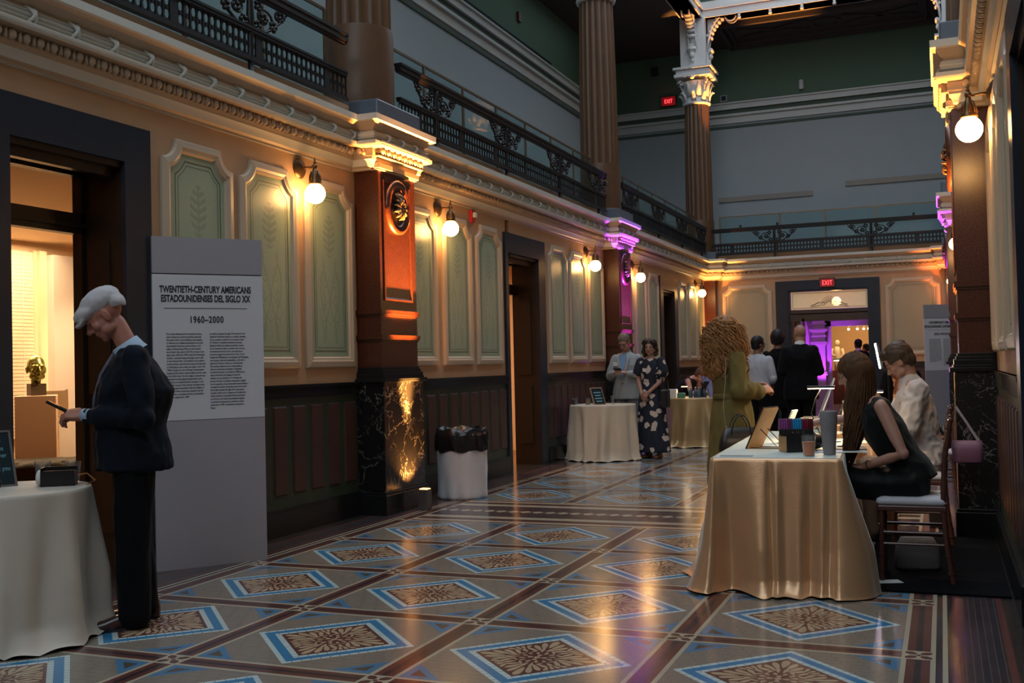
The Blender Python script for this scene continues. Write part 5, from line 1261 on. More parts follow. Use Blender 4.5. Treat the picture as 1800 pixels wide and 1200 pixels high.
def hand(mb, w, D, Nn, side=1, s=1.0, curl=.5, thumb=.6, curls=None):
    """w wrist, D palm direction, Nn back-of-hand normal; palm goes to mb2, returns"""
    w = V(w); D = V(D).normalized(); Nn = V(Nn); Nn = (Nn-D*Nn.dot(D)).normalized(); A = D.cross(Nn)*side     # A towards the little finger
    palm = []
    for t_, wd, th in ((-.02,.024,.020),(.02,.030,.018),(.055,.040,.016),(.088,.041,.013),(.096,.036,.010)):
        c_ = w+D*t_*s; palm.append([c_+A*(wd*s*cos(2*pi*k/14))+Nn*(th*s*sin(2*pi*k/14)) for k in range(14)])
    mb.rings(palm)
    for i in range(4):
        off = -.030+.0200*i; L_ = (.042,.047,.044,.034)[i]*s; r = (.0088,.0090,.0086,.0078)[i]*s; c_ = curls[i] if curls else curl
        p = w+D*(.084-.004*abs(i-1.3))*s+A*off*s; d = D.copy(); pts = [p-D*.015*s, p]
        for k in range(3):
            ang = c_*(.75,1.0,.8)[k]; d = (d*cos(ang)-Nn.copy()*sin(ang)) if k == 0 else (Quaternion(ax, ang) @ d)
            if k == 0: ax = D.cross(-Nn).normalized()
            p = p+d*L_*(1,.68,.52)[k]; pts.append(p)
        mb.tube(pts, [r*1.05, r*1.1, r, r*.92, r*.75], 8)
        for q_, rr in zip(pts[1:], (1.1,1.03,.94,.78)): mb.ball(q_, r*rr, 8, 6)
    p = w+D*.022*s-A*.026*s; t1 = (D*.75-A*.65-Nn*thumb*.5).normalized(); t2 = (D*.95-A*.15-Nn*thumb*.6).normalized(); pts = [p, p+t1*.040*s, p+t1*.040*s+t2*.032*s, p+t1*.040*s+t2*.056*s]
    mb.tube(pts, [.0135*s,.0115*s,.0102*s,.008*s], 8); 
    for q_, rr in zip(pts, (.013,.0118,.0104,.008)): mb.ball(q_, rr*s, 8, 6)
def shoe(name, c, F, m, parent, L_=.29, w_=.05, hgt=.10, heel=.0):
    R, F, U = rbasis(F); c = V(c); b = MB(); rs = []
    for t_, wd, h_, z0 in ((-.28,.30,.55,0),(-.26,.62,.95,0),(-.15,.74,1.0,0),(.0,.70,.95,0),(.18,.80,.72,0),(.38,1.0,.50,0),(.55,1.0,.42,0),(.66,.80,.36,0),(.72,.40,.24,.03)):
        cc = c+F*t_*L_; ring = []
        for k in range(16):
            a = 2*pi*k/16; zz = max(0, sin(a)); zz = zz**.8*hgt*h_ if sin(a) > 0 else 0
            ring.append(cc+R*(w_*wd*cos(a))+V((0,0,.012+z0*hgt+zz)))
        rs.append(ring)
    b.rings(rs); o = b.build(name, m, parent, smooth=True)
    b = MB(); b.rings([[V((p.x,p.y,0.0)) for p in [c+F*(L_*(.22+.50*cos(a)))+R*(w_*1.02*(.86+.18*cos(a))*sin(a)) for a in [2*pi*k/24 for k in range(24)]]], [V((p.x,p.y,.016)) for p in [c+F*(L_*(.22+.50*cos(a)))+R*(w_*1.02*(.86+.18*cos(a))*sin(a)) for a in [2*pi*k/24 for k in range(24)]]]])
    b.build('sole', M_ink, o); return o
def skin(name, col): 
    m, t, b = newmat(name); n = noise(25, 4, .6, coords('Object')); setin(b, 'Base Color', mixc(n, tuple(v*.88 for v in col), tuple(min(1, v*1.1) for v in col)))
    b.inputs['Roughness'].default_value = .5; b.inputs['Subsurface Weight'].default_value = .0; MATS[name] = m; return m
M_skin = skin('fair_skin', (.42,.22,.155)); M_skin2 = skin('tanned_skin', (.36,.19,.13)); M_skin3 = skin('ruddy_skin', (.40,.17,.12)); M_skind = skin('brown_skin', (.16,.075,.045))
M_eye = mat('dark_eye', (.03,.02,.018), .2, var=0); M_lips = mat('lips', (.34,.10,.085), .4, var=0); M_brow = mat('brown_brow', (.09,.05,.03), .7, var=0)
def hairmat(name, col, rough=.45, var=.5, sc=60):
    m, t, b = newmat(name); n = noise(sc, 4, .7, coords('Object')); setin(b, 'Base Color', mixc(n, tuple(v*(1-var) for v in col), tuple(v*(1+var) for v in col))); b.inputs['Roughness'].default_value = rough; b.inputs['Specular IOR Level'].default_value = .25
    bump(b, noise(sc*2, 3, .7, coords('Object')), .5, .004); MATS[name] = m; return m
def fabric(name, col, rough=.8, var=.12, w_=.02):
    m, t, b = newmat(name); n = noise(6, 5, .6, coords('Object')); n2 = noise(300, 2, .5, coords('Object')); setin(b, 'Base Color', mixc(n, tuple(v*(1-var) for v in col), tuple(v*(1+var) for v in col))); b.inputs['Roughness'].default_value = rough
    b.inputs['Sheen Weight'].default_value = w_; b.inputs['Specular IOR Level'].default_value = .12; bump(b, n2, .2, .002); MATS[name] = m; return m

def stand(name_label, loc, rz, scale, J, skinm, vox=.009, head_s=1.0, hands=None, body_r=1.0, jaw=1.0, paintf=True, brow=None, noface=False):
    """body as one continuous surface; J in local metres facing +Y"""
    root = thing('person', name_label, 'person', loc, rz); root.scale = (scale,)*3
    b = MB(); R0 = V((1,0,0))
    g = body_r
    torso(b, [(J['pel'],.155*g,.10*g),(V(J['pel'])+V((0,0,.08)),.160*g,.108*g),(J['wai'],.135*g,.095*g),(J['che'],.155*g,.108*g),(V(J['che']).lerp(V(J['nek']), .6),.150*g,.085*g),(J['nek'],.07*g,.065*g)], J.get('R', R0))
    hd = V(J['hd']); R, F, U = rbasis(J['hdF'], J.get('hdU', (0,0,1)))
    limb(b, [J['nek'], hd-F*.02*head_s-U*.07*head_s], [.058*g,.052*g])
    head(b, hd, J['hdF'], head_s, J.get('hdU', (0,0,1)), jaw)
    for s_ in 'LR':
        limb(b, [J['sh'+s_], J['el'+s_], J['wr'+s_]], [.048*g,.038*g,.026])
        if 'hi'+s_ in J: limb(b, [J['hi'+s_], J['kn'+s_], J['an'+s_]], [.082*g,.056*g,.040]); an = V(J['an'+s_]); ft = V(J.get('ft'+s_, (0,1,0))); limb(b, [an+V((0,0,-.03)), an+V((0,0,-.045))+ft*.12], [.035,.022])
    ex = MB()
    if hands:
        for s_, D, Nn, kw in hands: hand(ex, J['wr'+s_], D, Nn, 1 if s_ == 'R' else -1, **kw)
    mats = [skinm, M_eye, M_lips, brow or M_brow]
    o = fuse(b, 'body', mats, root, vox, 3, extra=ex, paint=face_paint(hd, R, F, U, head_s) if paintf else None)
    root['_h'] = 0; del root['_h']
    return root, (hd, R, F, U, head_s)
def jacket(root, J, m, hem_z, vox=.010, g=1.0, depth=1.0, name='jacket', sleeves='long', open_=False, wr=.008, shw=1.0, hemw=1.0, backf=0.0, seed=0, collar=True, cuff=.04):
    b = MB(); pel, wai, che, nek = [V(J[k]) for k in ('pel','wai','che','nek')]; R0 = V(J.get('R', (1,0,0)))
    dz = pel.z-hem_z; hem = pel+V((0, backf, -dz))
    torso(b, [(hem,.195*g*hemw,.140*g*depth),(pel,.190*g*hemw,.140*g*depth),(wai,.165*g,.130*g*depth),(che,.188*g,.140*g*depth),(che.lerp(nek,.55),.185*g*shw,.115*g),(che.lerp(nek,.82),.150*g*shw,.085*g),(che.lerp(nek,.93),.105*g*shw,.076*g),(nek+V((0,0,.012)),.070*g,.066*g)], R0)
    for s_ in 'LR':
        sh, el, wr_ = V(J['sh'+s_]), V(J['el'+s_]), V(J['wr'+s_])
        if sleeves == 'long': limb(b, [sh, el, wr_.lerp(el, cuff)], [.062*g,.058*g,.042])
        elif sleeves == 'rolled': limb(b, [sh, el, el.lerp(wr_, .12)], [.070*g,.062*g,.056]); 
        elif sleeves == 'short': limb(b, [sh, sh.lerp(el, .62)], [.068*g,.066*g])
        elif sleeves == 'cap': b.ball(sh, (.058*g,.056*g,.05*g), 12, 8)
    return fuse(b, name, [m], root, vox, 5, wrinkle=wr, wscale=(7,7,4), seed=seed)
def trousers(root, J, m, vox=.010, g=1.0, wr=.006, hem=.04, hipd=1.0, legr=(.098,.076,.062), seed=3):
    b = MB(); pel = V(J['pel']); torso(b, [(pel-V((0,0,.06)),.165*g,.118*g*hipd),(pel,.172*g,.125*g*hipd),(pel+V((0,0,.10)),.158*g,.118*g*hipd)], V(J.get('R', (1,0,0))))
    for s_ in 'LR':
        limb(b, [J['hi'+s_], J['kn'+s_], V(J['an'+s_])+V((0,0,-.02))], [legr[0]*g, legr[1]*g, legr[2]])
    return fuse(b, 'trousers', [m], root, vox, 4, wrinkle=wr, wscale=(9,9,3), seed=seed)
def collar(root, J, m, h=.035, r=.070, name='shirt_collar', tilt=(0,.0)):
    b = MB(); c = V(J['nek']); n = 24; d = (V(J['hd'])-c).normalized(); q = V((0,0,1)).rotation_difference(d)
    rs = []
    for z, rr in ((-.02, r*1.12),(.0, r*1.03),(h, r*.92),(h+.002, r*.86),(0, r*.93)): rs.append([c+q @ V((rr*cos(2*pi*k/n), rr*1.02*sin(2*pi*k/n), z)) for k in range(n)])
    b.rings(rs, cap=False); return b.build(name, m, root, smooth=True)
def strands(root, name, m, items, r=.004, n=5):
    b = MB()
    for pts in items: b.tube(pts, [r*.7]+[r]*(len(pts)-2)+[r*.35], n)
    return b.build(name, m, root, smooth=True)
def cap_hair(root, Hd, m, name='hair', grow=.008, front=.03, low=-.05, vox=.006, wr=.004, back=1.0, extra=None):
    """short hair: a shell over the cranium, trimmed away from the face"""
    c, R, F, U, s = Hd; q = quat(R, F, U); b = MB()
    b.ball(c+(-F*.018+U*.034)*s, ((.076+grow)*s, (.095+grow)*s, (.088+grow)*s), 20, 14, q=q)
    b.ball(c+(-F*.045-U*.02)*s, ((.066+grow)*s, (.055+grow)*s, (.07+grow*.5)*s), 16, 12, q=q)
    if extra: extra(b, lambda x, y, z: c+(R*x+F*y+U*z)*s, q)
    def post(me):
        bm = bmesh.new(); bm.from_mesh(me); dl = []
        for v in bm.verts:
            d = (v.co-c)/s; x, y, z = d.dot(R), d.dot(F), d.dot(U)
            if (y > front and z < .055-(y-front)*-.25) or (z < low and y > -.045) or (y > -.005 and z < .004) or z < -.085: dl.append(v)
        bmesh.ops.delete(bm, geom=dl, context='VERTS'); bm.to_mesh(me); bm.free()
    return fuse(b, name, [m], root, vox, 2, wrinkle=wr, wscale=(40,12,12), post=post)
def lapels(root, J, m, sh, z_break, hw=.05):
    """white/blue shirt front and lapel edges built proud of the jacket"""
    pass
BASE = dict(pel=(0,0,.93), wai=(0,.0,1.08), che=(0,.0,1.27), nek=(0,-.015,1.45), hd=(0,.03,1.61), hdF=(0,1,-.1),
    shL=(-.17,-.01,1.375), shR=(.17,-.01,1.375), elL=(-.22,-.03,1.12), elR=(.22,-.03,1.12), wrL=(-.22,.04,.88), wrR=(.22,.04,.88),
    hiL=(-.09,0,.90), hiR=(.09,0,.90), knL=(-.10,.015,.49), knR=(.10,.015,.49), anL=(-.10,-.02,.08), anR=(.10,-.02,.08))
def pose(**k): d = dict(BASE); d.update(k); return d

# ---------------------------------------------------------------- man in the flat cap (left foreground)
M_navy = fabric('navy_suit_wool', (.0045,.0075,.014)); M_navyt = fabric('near_black_trousers', (.0030,.0036,.0052)); M_bluesh = fabric('pale_blue_shirt', (.34,.44,.55)); M_shoe = mat('dark_brown_leather', (.045,.016,.012), .25, var=.3, coat=.3)
M_capc = fabric('grey_linen_cap', (.46,.44,.46), .85)
S1 = 1.0
J1 = pose(pel=(0,-.01,.93), wai=(0,.005,1.10), che=(0,-.02,1.30), nek=(0,.000,1.51), hd=(0,.138,1.715), hdF=(0,.80,-.60), hdU=(0,.4,1),
    shL=(-.20,-.03,1.47), shR=(.20,-.03,1.47), elL=(-.27,-.06,1.15), elR=(.27,-.07,1.14), wrL=(-.075,.235,1.165), wrR=(.085,.235,1.155),
    hiL=(-.095,-.01,.90), hiR=(.095,-.01,.90), knL=(-.11,.005,.50), knR=(.11,-.005,.50), anL=(-.11,.0,.085), anR=(.115,-.04,.085))
person1, H1 = stand('person in a white flat cap and navy suit looking down at a phone', (-4.19,4.62,0), atan2(.75, -.66), S1, J1, M_skin3, .0065, 1.11, jaw=1.1,
    hands=[('L', (.30,.92,.12), (-.55,-.1,.8), dict(s=1.08, curl=.75, thumb=.5)), ('R', (-.28,.92,.10), (.75,-.1,.6), dict(s=1.08, curl=.8, thumb=.6))])
jacket(person1, J1, M_navy, .86, .009, 1.12, 1.28, shw=1.02, hemw=1.04, wr=.013, cuff=.06)
trousers(person1, J1, M_navyt, .009, 1.08, hipd=1.1, legr=(.105,.088,.086))
shoe('shoe', (-.11,.02,0), (-.08,1,0), M_shoe, person1, .35, .055); shoe('shoe', (.115,-.05,0), (.15,1,0), M_shoe, person1, .31, .052)
collar(person1, J1, M_bluesh, .055, .082)
b = MB()   # jacket skirt below the pelvis already in jacket; shirt cuffs
for s_, sx_ in (('L',-1),('R',1)):
    w_ = V(J1['wr'+s_]); e_ = V(J1['el'+s_]); d_ = (w_-e_).normalized(); b.tube([w_-d_*.03, w_+d_*.012], [.036,.037], 16)
b.build('shirt_cuffs', M_bluesh, person1, smooth=True)
b = MB(); b.tube([(.0,.085,1.50),(.0,.155,1.38),(.0,.19,1.25),(0,.195,1.12)], [(.025,.012),(.030,.012),(.036,.012),(.03,.012)], 10, up=(1,0,0)); b.build('necktie', fabric('patterned_tie', (.08,.10,.15), .6, .6), person1, smooth=True)
b = MB(); b.ball((.105,.150,1.40), .007, 8, 6); b.build('lapel_pin', M_paper, person1, smooth=True)
c, R, F, U, s = H1; q = quat(R, F, U); b = MB()
def PH(x, y, z): return c+(R*x+F*y+U*z)*s
b.ball(PH(0,-.022,.062), (.087*s,.108*s,.066*s), 20, 12, q=q); b.ball(PH(0,.055,.052), (.080*s,.075*s,.042*s), 18, 10, q=q); b.ball(PH(0,-.080,.020), (.078*s,.050*s,.058*s), 16, 10, q=q)
for k in range(-3, 4): b.tube([PH(k*.020,.08,.040), PH(k*.019,.115,.034-.0015*k*k), PH(k*.017,.142-.003*k*k,.022-.0015*k*k)], .009*s, 8)
o = fuse(b, 'flat_cap', [M_capc], person1, .006, 5, wrinkle=.003, wscale=(14,14,14))
def trim_cap(me):
    bm = bmesh.new(); bm.from_mesh(me); 
    dl = [v for v in bm.verts if (v.co-c).dot(U)/s < .012+.45*min(0, (v.co-c).dot(F)/s+.03)]
    bmesh.ops.delete(bm, geom=dl, context='VERTS'); bm.to_mesh(me); bm.free()
trim_cap(o.data)
b = MB(); b.tube([PH(.079,.005,.012), PH(.088,.004,.022)], .011*s, 4); b.obox(PH(.086,.0,.022), F*.012, U*.011, R*.002); b.build('cap_badge', M_ink, o)
p_ = V((.01,.365,1.205)); t = thing('mobile_phone', 'black phone held in both hands by the man in the flat cap', 'phone', person1.location, person1.rotation_euler.z); t.scale = person1.scale
b = MB(); b.obox(p_, (.036,0,0), V((0,.070,.040)), V((0,-.0040,.0070)), 0); b.build('case', M_blackp, t, bevel=.003)
b = MB(); b.obox(p_+V((0,-.0042,.0073)), (.032,0,0), V((0,.062,.0355)), V((0,-.0002,.0004)), 0); b.build('screen', mat('phone_screen', (.01,.012,.015), .1, var=0), t)

# ---------------------------------------------------------------- man in grey blazer, woman in floral dress
M_greyb = fabric('light_grey_linen', (.33,.34,.35)); M_greyt = fabric('grey_trousers', (.16,.16,.17)); M_blues2 = fabric('sky_blue_shirt', (.22,.36,.58))
J2 = pose(hd=(0,.075,1.61), hdF=(0,.85,-.52), hdU=(0,.2,1), elL=(-.26,.02,1.13), elR=(.26,.02,1.13), wrL=(-.09,.23,1.17), wrR=(.09,.23,1.17))
person2, H2 = stand('person in a light grey blazer and blue shirt, behind the ivory table', (-4.42,15.35,0), pi-.12, 1.05, J2, M_skin, .008, 1.0,
    hands=[('L', (.55,.75,.25), (-.3,.3,.9), dict(curl=.6)), ('R', (-.55,.75,.25), (.3,.3,.9), dict(curl=.6))])
jacket(person2, J2, M_greyb, .80, .010, 1.05, 1.0, hemw=1.05, wr=.007, cuff=.10)
trousers(person2, J2, M_greyt, .011)
shoe('shoe', (-.10,-.02,0), (-.1,1,0), M_blackp, person2); shoe('shoe', (.10,-.02,0), (.1,1,0), M_blackp, person2)
collar(person2, J2, M_blues2, .03, .070)
b = MB(); b.poly([(-.055,.125,1.43),(.055,.125,1.43),(.03,.150,1.25),(0,.155,1.12),(-.03,.150,1.25)], .012, (0,1,0)); b.build('shirt_front', M_blues2, person2)
b = MB(); b.tube([(-.065,.09,1.45),(-.075,.142,1.36),(-.045,.155,1.22),(-.005,.160,1.08)], [(.022,.006),(.030,.006),(.024,.006),(.006,.005)], 8, up=(1,0,0)); b.tube([(.065,.09,1.45),(.075,.142,1.36),(.045,.155,1.22),(.005,.160,1.08)], [(.022,.006),(.030,.006),(.024,.006),(.006,.005)], 8, up=(1,0,0)); b.build('lapels', M_greyb, person2, smooth=True)
b = MB(); b.obox((.105,.150,1.30), (.036,.0,.004), (0,.003,0), (0,0,.028)); b.build('name_tag', M_paper, person2)
b = MB(); b.ball((0,.158,1.02), .010, 8, 5); b.build('button', M_brow, person2)
cap_hair(person2, H2, hairmat('greying_brown_hair', (.16,.12,.09)), front=.045)
c2, R2, F2, U2, s2 = H2
b = MB()
for sx_ in (-1,1): b.tube([c2+(R2*(sx_*.031+.018*cos(a))+F2*.098+U2*(-.008+.013*sin(a))) for a in [2*pi*k/12 for k in range(13)]], .0018, 4)
b.tube([c2+R2*-.013+F2*.10, c2+R2*.013+F2*.10], .0018, 4); b.build('glasses', M_wire, person2)
t = thing('mobile_phone', 'dark phone in the hands of the man in the grey blazer', 'phone', person2.location, person2.rotation_euler.z); t.scale = person2.scale
b = MB(); b.obox((0,.33,1.225), (.055,0,0), (0,.030,.014), (0,-.002,.004)); b.build('case', M_blackp, t, bevel=.002)

def floral_mat():
    m, t, b = newmat('black_floral_cotton'); co = coords('Object'); v = t.nodes.new('ShaderNodeTexVoronoi'); v.inputs['Scale'].default_value = 7.5; v.inputs['Randomness'].default_value = .85
    ns = noise(9, 2, .5, co, 1); mm = t.nodes.new('ShaderNodeVectorMath'); mm.operation = 'MULTIPLY_ADD'; t.links.new(ns.s, mm.inputs[0]); mm.inputs[1].default_value = (.10,.10,.10); t.links.new(co.s, mm.inputs[2]); t.links.new(mm.outputs[0], v.inputs['Vector'])
    d = X(v.outputs['Distance']); n2 = noise(14, 2, .5, co)
    setin(b, 'Base Color', mixc((d+(n2-.5)*.35) < .37, (.006,.009,.022), (.52,.44,.38))); b.inputs['Roughness'].default_value = .8; return m
M_floral = floral_mat()
J3 = pose(pel=(0,0,.93), hd=(0,.02,1.60), hdF=(-.28,.95,-.08), elL=(-.20,.02,1.13), elR=(.20,.02,1.13), wrL=(-.05,.18,.95), wrR=(.06,.18,.93), shL=(-.165,0,1.39), shR=(.165,0,1.39))
person3, H3 = stand('person with curly dark hair in a black dress with white flowers, hands clasped', (-3.90,14.80,0), pi-.25, 1.0, J3, M_skin2, .008, .97,
    hands=[('L', (.5,.35,-.55), (-.3,.9,.1), dict(curl=.5, s=.9)), ('R', (-.5,.3,-.6), (.3,.9,.2), dict(curl=.6, s=.9))], body_r=.93)
b = MB(); torso(b, [((0,0,.10),.27,.20),((0,0,.5),.225,.17),((0,0,.80),.195,.150),((0,0,.95),.175,.135),((0,0,1.08),.135,.105),((0,0,1.25),.158,.125),((0,0,1.36),.160,.095),((0,-.005,1.42),.10,.075)], V((1,0,0)))
for s_ in 'LR': limb(b, [V(J3['sh'+s_]), V(J3['sh'+s_]).lerp(V(J3['el'+s_]), .6)+V((.02 if s_ == 'R' else -.02,0,0))], [.062,.072])
fuse(b, 'floral_dress', [M_floral], person3, .010, 4, wrinkle=.010, wscale=(11,11,1.5))
hm3 = hairmat('dark_brown_curls', (.035,.020,.014), var=.6, sc=30)
c, R, F, U, s = H3; rnd = random.Random(4); b = MB(); q = quat(R, F, U)
for k in range(95):
    a = rnd.uniform(-2.6, 2.6)+pi; z = rnd.uniform(-.15, .11); rr = .085*sqrt(max(.05, 1-(max(0, z-.02)/.13)**2))+rnd.uniform(0,.022)
    x, y = rr*sin(a), -.01-rr*-cos(a)*-1
    y = -.012+rr*cos(a); 
    if y > .045 and z < .065: continue
    b.ball(c+(R*x+F*y+U*z)*s, (rnd.uniform(.016,.026),)*3, 8, 6)
b.ball(c+(-F*.02+U*.04)*s, (.080,.095,.085), 16, 12, q=q)
fuse(b, 'hair', [hm3], person3, .007, 1, wrinkle=.006, wscale=(30,30,30))
for sx_ in (-1,1): shoe('shoe', (sx_*.09,-.02,0), (sx_*.15,1,0), mat('tan_shoe', (.16,.07,.04), .5), person3, .25, .045, .09)
b = MB(); b.obox((.03,.135,1.27), (.032,0,.004), (0,.003,0), (0,0,.026)); b.build('name_tag', M_paper, person3)
t = thing('shoulder_bag', 'black shoulder bag hanging at the hip of the woman in the floral dress', 'bag', person3.location, person3.rotation_euler.z)
b = MB(); b.obox((-.235,.03,.86), (.045,.02,0), (-.03,.11,0), (0,0,.13)); b.build('bag_body', M_blackp, t, bevel=.02); b = MB(); b.tube([(-.22,.09,.98),(-.215,.06,1.20),(-.15,.01,1.44),(-.20,-.06,1.2),(-.245,-.04,.98)], [(.018,.004)]*5, 6); b.build('strap', M_blackp, t)

# ---------------------------------------------------------------- woman bending over the gold table
J4 = pose(pel=(0,-.22,.50), wai=(0,-.16,.66), che=(0,.0,.86), nek=(0,.16,1.02), hd=(0,.30,1.07), hdF=(0,.72,-.70), hdU=(0,.4,1), shL=(-.16,.12,.98), shR=(.16,.12,.98), elL=(-.24,.20,.78), elR=(.24,.20,.78), wrL=(-.10,.42,.84), wrR=(.10,.42,.84), hiL=(-.09,-.2,.48), hiR=(.09,-.2,.48), knL=(-.10,.2,.48), knR=(.10,.2,.48), anL=(-.1,.2,.09), anR=(.1,.2,.09))
person4, H4 = stand('person in a dark sleeveless top bending over the lit gold table', (-4.18,18.15,0), -1.75, 1.06, J4, M_skin, .010, .97, hands=[('L', (.3,.8,-.2), (0,.2,1), dict(curl=.6)), ('R', (-.3,.8,-.2), (0,.2,1), dict(curl=.6))])
jacket(person4, J4, fabric('black_top', (.010,.010,.012)), .46, .012, .95, sleeves='none', name='sleeveless_top'); trousers(person4, J4, M_navyt, .013)
cap_hair(person4, H4, hairmat('pinned_brown_hair', (.10,.05,.03)), grow=.018, front=.05)
for sx_ in (-1,1): shoe('shoe', (sx_*.1,.2,0), (0,1,0), M_blackp, person4)
t = thing('stool', 'dark stool under the woman at the gold table', 'stool', (-4.18+.22*sin(-1.75)*-1*-1.06, 18.15-.22*cos(-1.75)*1.06, 0)); b = MB(); b.cyl((0,0,.38),(0,0,.42),.18,n=20); b.build('seat', M_blackp, t)
for k in range(4): b = MB(); a = pi/4+k*pi/2; b.cyl((.13*cos(a),.13*sin(a),.38),(.17*cos(a),.17*sin(a),0),.012,n=7); b.build('leg', M_blackp, t)

# ---------------------------------------------------------------- woman in the olive coat with big curls
M_olive = fabric('olive_trench_cotton', (.135,.115,.040), .65)
J5 = pose(pel=(0,0,.90), wai=(0,0,1.05), che=(0,-.01,1.22), nek=(0,-.01,1.40), hd=(0,-.02,1.545), hdF=(-.05,1,-.18), shL=(-.17,-.01,1.35), shR=(.17,-.01,1.35),
    elL=(-.23,.02,1.08), elR=(.23,-.02,1.08), wrL=(-.12,.24,1.08), wrR=(.16,.21,1.06))
person5, H5 = stand('person with long curly auburn hair in an olive trench coat, back to the camera', (-1.74,9.35,0), -1.05, 1.04, J5, M_skin, .009, .97,
    hands=[('L', (.3,.8,.3), (-.5,.2,.7), dict(curl=.8)), ('R', (-.3,.9,.25), (.6,.2,.7), dict(curl=.8))])
b = MB(); torso(b, [((0,0,.28),.27,.22),((0,0,.6),.235,.19),((0,0,.88),.205,.165),((0,0,1.02),.170,.140),((0,-.01,1.2),.190,.148),((0,-.01,1.32),.180,.12),((0,-.01,1.385),.12,.09),((0,-.01,1.42),.075,.07)], V((1,0,0)))
for s_ in 'LR': limb(b, [V(J5['sh'+s_]), V(J5['el'+s_]), V(J5['el'+s_]).lerp(V(J5['wr'+s_]), .80)], [.074,.070,.066])
fuse(b, 'trench_coat', [M_olive], person5, .010, 4, wrinkle=.012, wscale=(8,8,3.5), seed=5)
b = MB(); n_ = 32; b.rings([[((.176+o_)*cos(2*pi*k/n_), (.146+o_)*sin(2*pi*k/n_), z) for k in range(n_)] for z, o_ in ((1.0,.0),(1.005,.010),(1.045,.010),(1.05,.0))], cap=False); b.build('coat_belt', M_olive, person5, smooth=True)
b = MB(); rs = [];
for z, r_ in ((1.36,.13),(1.40,.115),(1.43,.095),(1.435,.085)): rs.append([(r_*cos(2*pi*k/n_), -.01+r_*.85*sin(2*pi*k/n_), z) for k in range(n_)])
b.rings(rs, cap=False); b.build('coat_collar', M_olive, person5, smooth=True)
for sx_ in (-1,1): shoe('shoe', (sx_*.1,-.02,0), (sx_*.1,1,0), M_blackp, person5, .26, .045)
hm5 = hairmat('auburn_curls', (.28,.135,.05), .5, .6, 50)
c, R, F, U, s = H5; rnd = random.Random(12); b = MB(); q = quat(R, F, U)
b.ball(c+(-F*.03+U*.035)*s, (.125,.13,.115), 18, 12, q=q); b.ball(c+(-F*.075-U*.10)*s, (.155,.115,.15), 16, 12, q=q); b.ball(c+(-F*.075-U*.24)*s, (.155,.075,.16), 14, 10, q=q)
hb = fuse(b, 'hair', [hm5], person5, .012, 1, wrinkle=.018, wscale=(22,22,16))
items = []
for k in range(620):
    a = rnd.uniform(-1, 1)*2.15; top = rnd.random(); el = rnd.uniform(.05, 1)
    # start on the scalp, fall down behind and to the sides in loose corkscrews
    st = c+(R*(.085*sin(a)*sqrt(1-(el*.9)**2)*1.1)+F*(-.015-.095*cos(a)*sqrt(1-(el*.9)**2))+U*(.03+.095*el))*s
    out = (R*sin(a)-F*cos(a)*.8).normalized(); L_ = rnd.uniform(.16, .46); nn = 15; ph = rnd.uniform(0, 6.28); cr = rnd.uniform(.012, .028); tw = rnd.uniform(1.5, 2.4)*2*pi*(L_/.2)
    pts = []
    for j in range(nn):
        t_ = j/(nn-1); base = st+out*((.055+.06*rnd.random()*0+.055)*sin(min(1, t_*1.6)*pi/2)+.02*sin(ph))+V((0,0,-L_*t_**1.25+.02*sin(t_*pi)))
        base += (R*cos(tw*t_+ph)+F*sin(tw*t_+ph))*cr+V((0,0,1))*cr*.6*cos(tw*t_+ph)
        pts.append(base)
    items.append(pts)
for k in range(150):
    a = rnd.uniform(0, 6.28); el = rnd.uniform(.0, .95); st = c+(R*.10*el*sin(a)+F*(-.03+.11*el*cos(a))+U*(.145-.05*el*el))*s; out = (R*sin(a)+F*cos(a)*.7-U*.6).normalized(); ph = rnd.uniform(0, 6.28); cr = rnd.uniform(.010,.02)
    if el*cos(a) > .55: continue
    items.append([st+out*(.10*j/9)+(R*cos(j*1.4+ph)+U*sin(j*1.4+ph))*cr+U*.012*sin(j*.35) for j in range(10)])
b = MB()
for pts in items: b.tube(pts, [.0035]+[.0050]*(len(pts)-2)+[.002], 4)
b.build('hair_curls', hm5, hb, smooth=True)
M_bagb = mat('black_leather_bag', (.014,.015,.018), .35, var=.2)
t = thing('handbag', 'black leather handbag hanging from the arm of the woman in the olive coat', 'bag', (-1.60,8.93,.60), .45)
b = MB(); rs = []
for z, hx_, hy_ in ((0,.17,.055),(.02,.185,.065),(.12,.17,.055),(.215,.135,.02)): rs.append([(hx_*(1 if cos(a) > 0 else -1)*abs(cos(a))**.35, hy_*(1 if sin(a) > 0 else -1)*abs(sin(a))**.6, z) for a in [2*pi*k/32 for k in range(32)]])
b.rings(rs); b.build('bag_body', M_bagb, t, smooth=True)
for yy in (-.035,.035): b = MB(); b.tube([(.085*cos(a), yy*(1+.6*sin(a)), .13+.19*sin(a)) for a in [pi*k/14 for k in range(15)]], .0065, 7); b.build('handle', M_bagb, t, smooth=True)
b = MB(); b.tube([(-.12,0,.21),(-.13,.02,.40),(-.10,.05,.60),(-.06,.16,.80)], [(.008,.003)]*4, 6); b.build('shoulder_strap', mat('grey_bag_strap', (.2,.2,.2), .4), t); b = MB(); b.ball((-.12,0,.215), .013, 8, 6); b.build('strap_ring', M_brass, t, smooth=True)

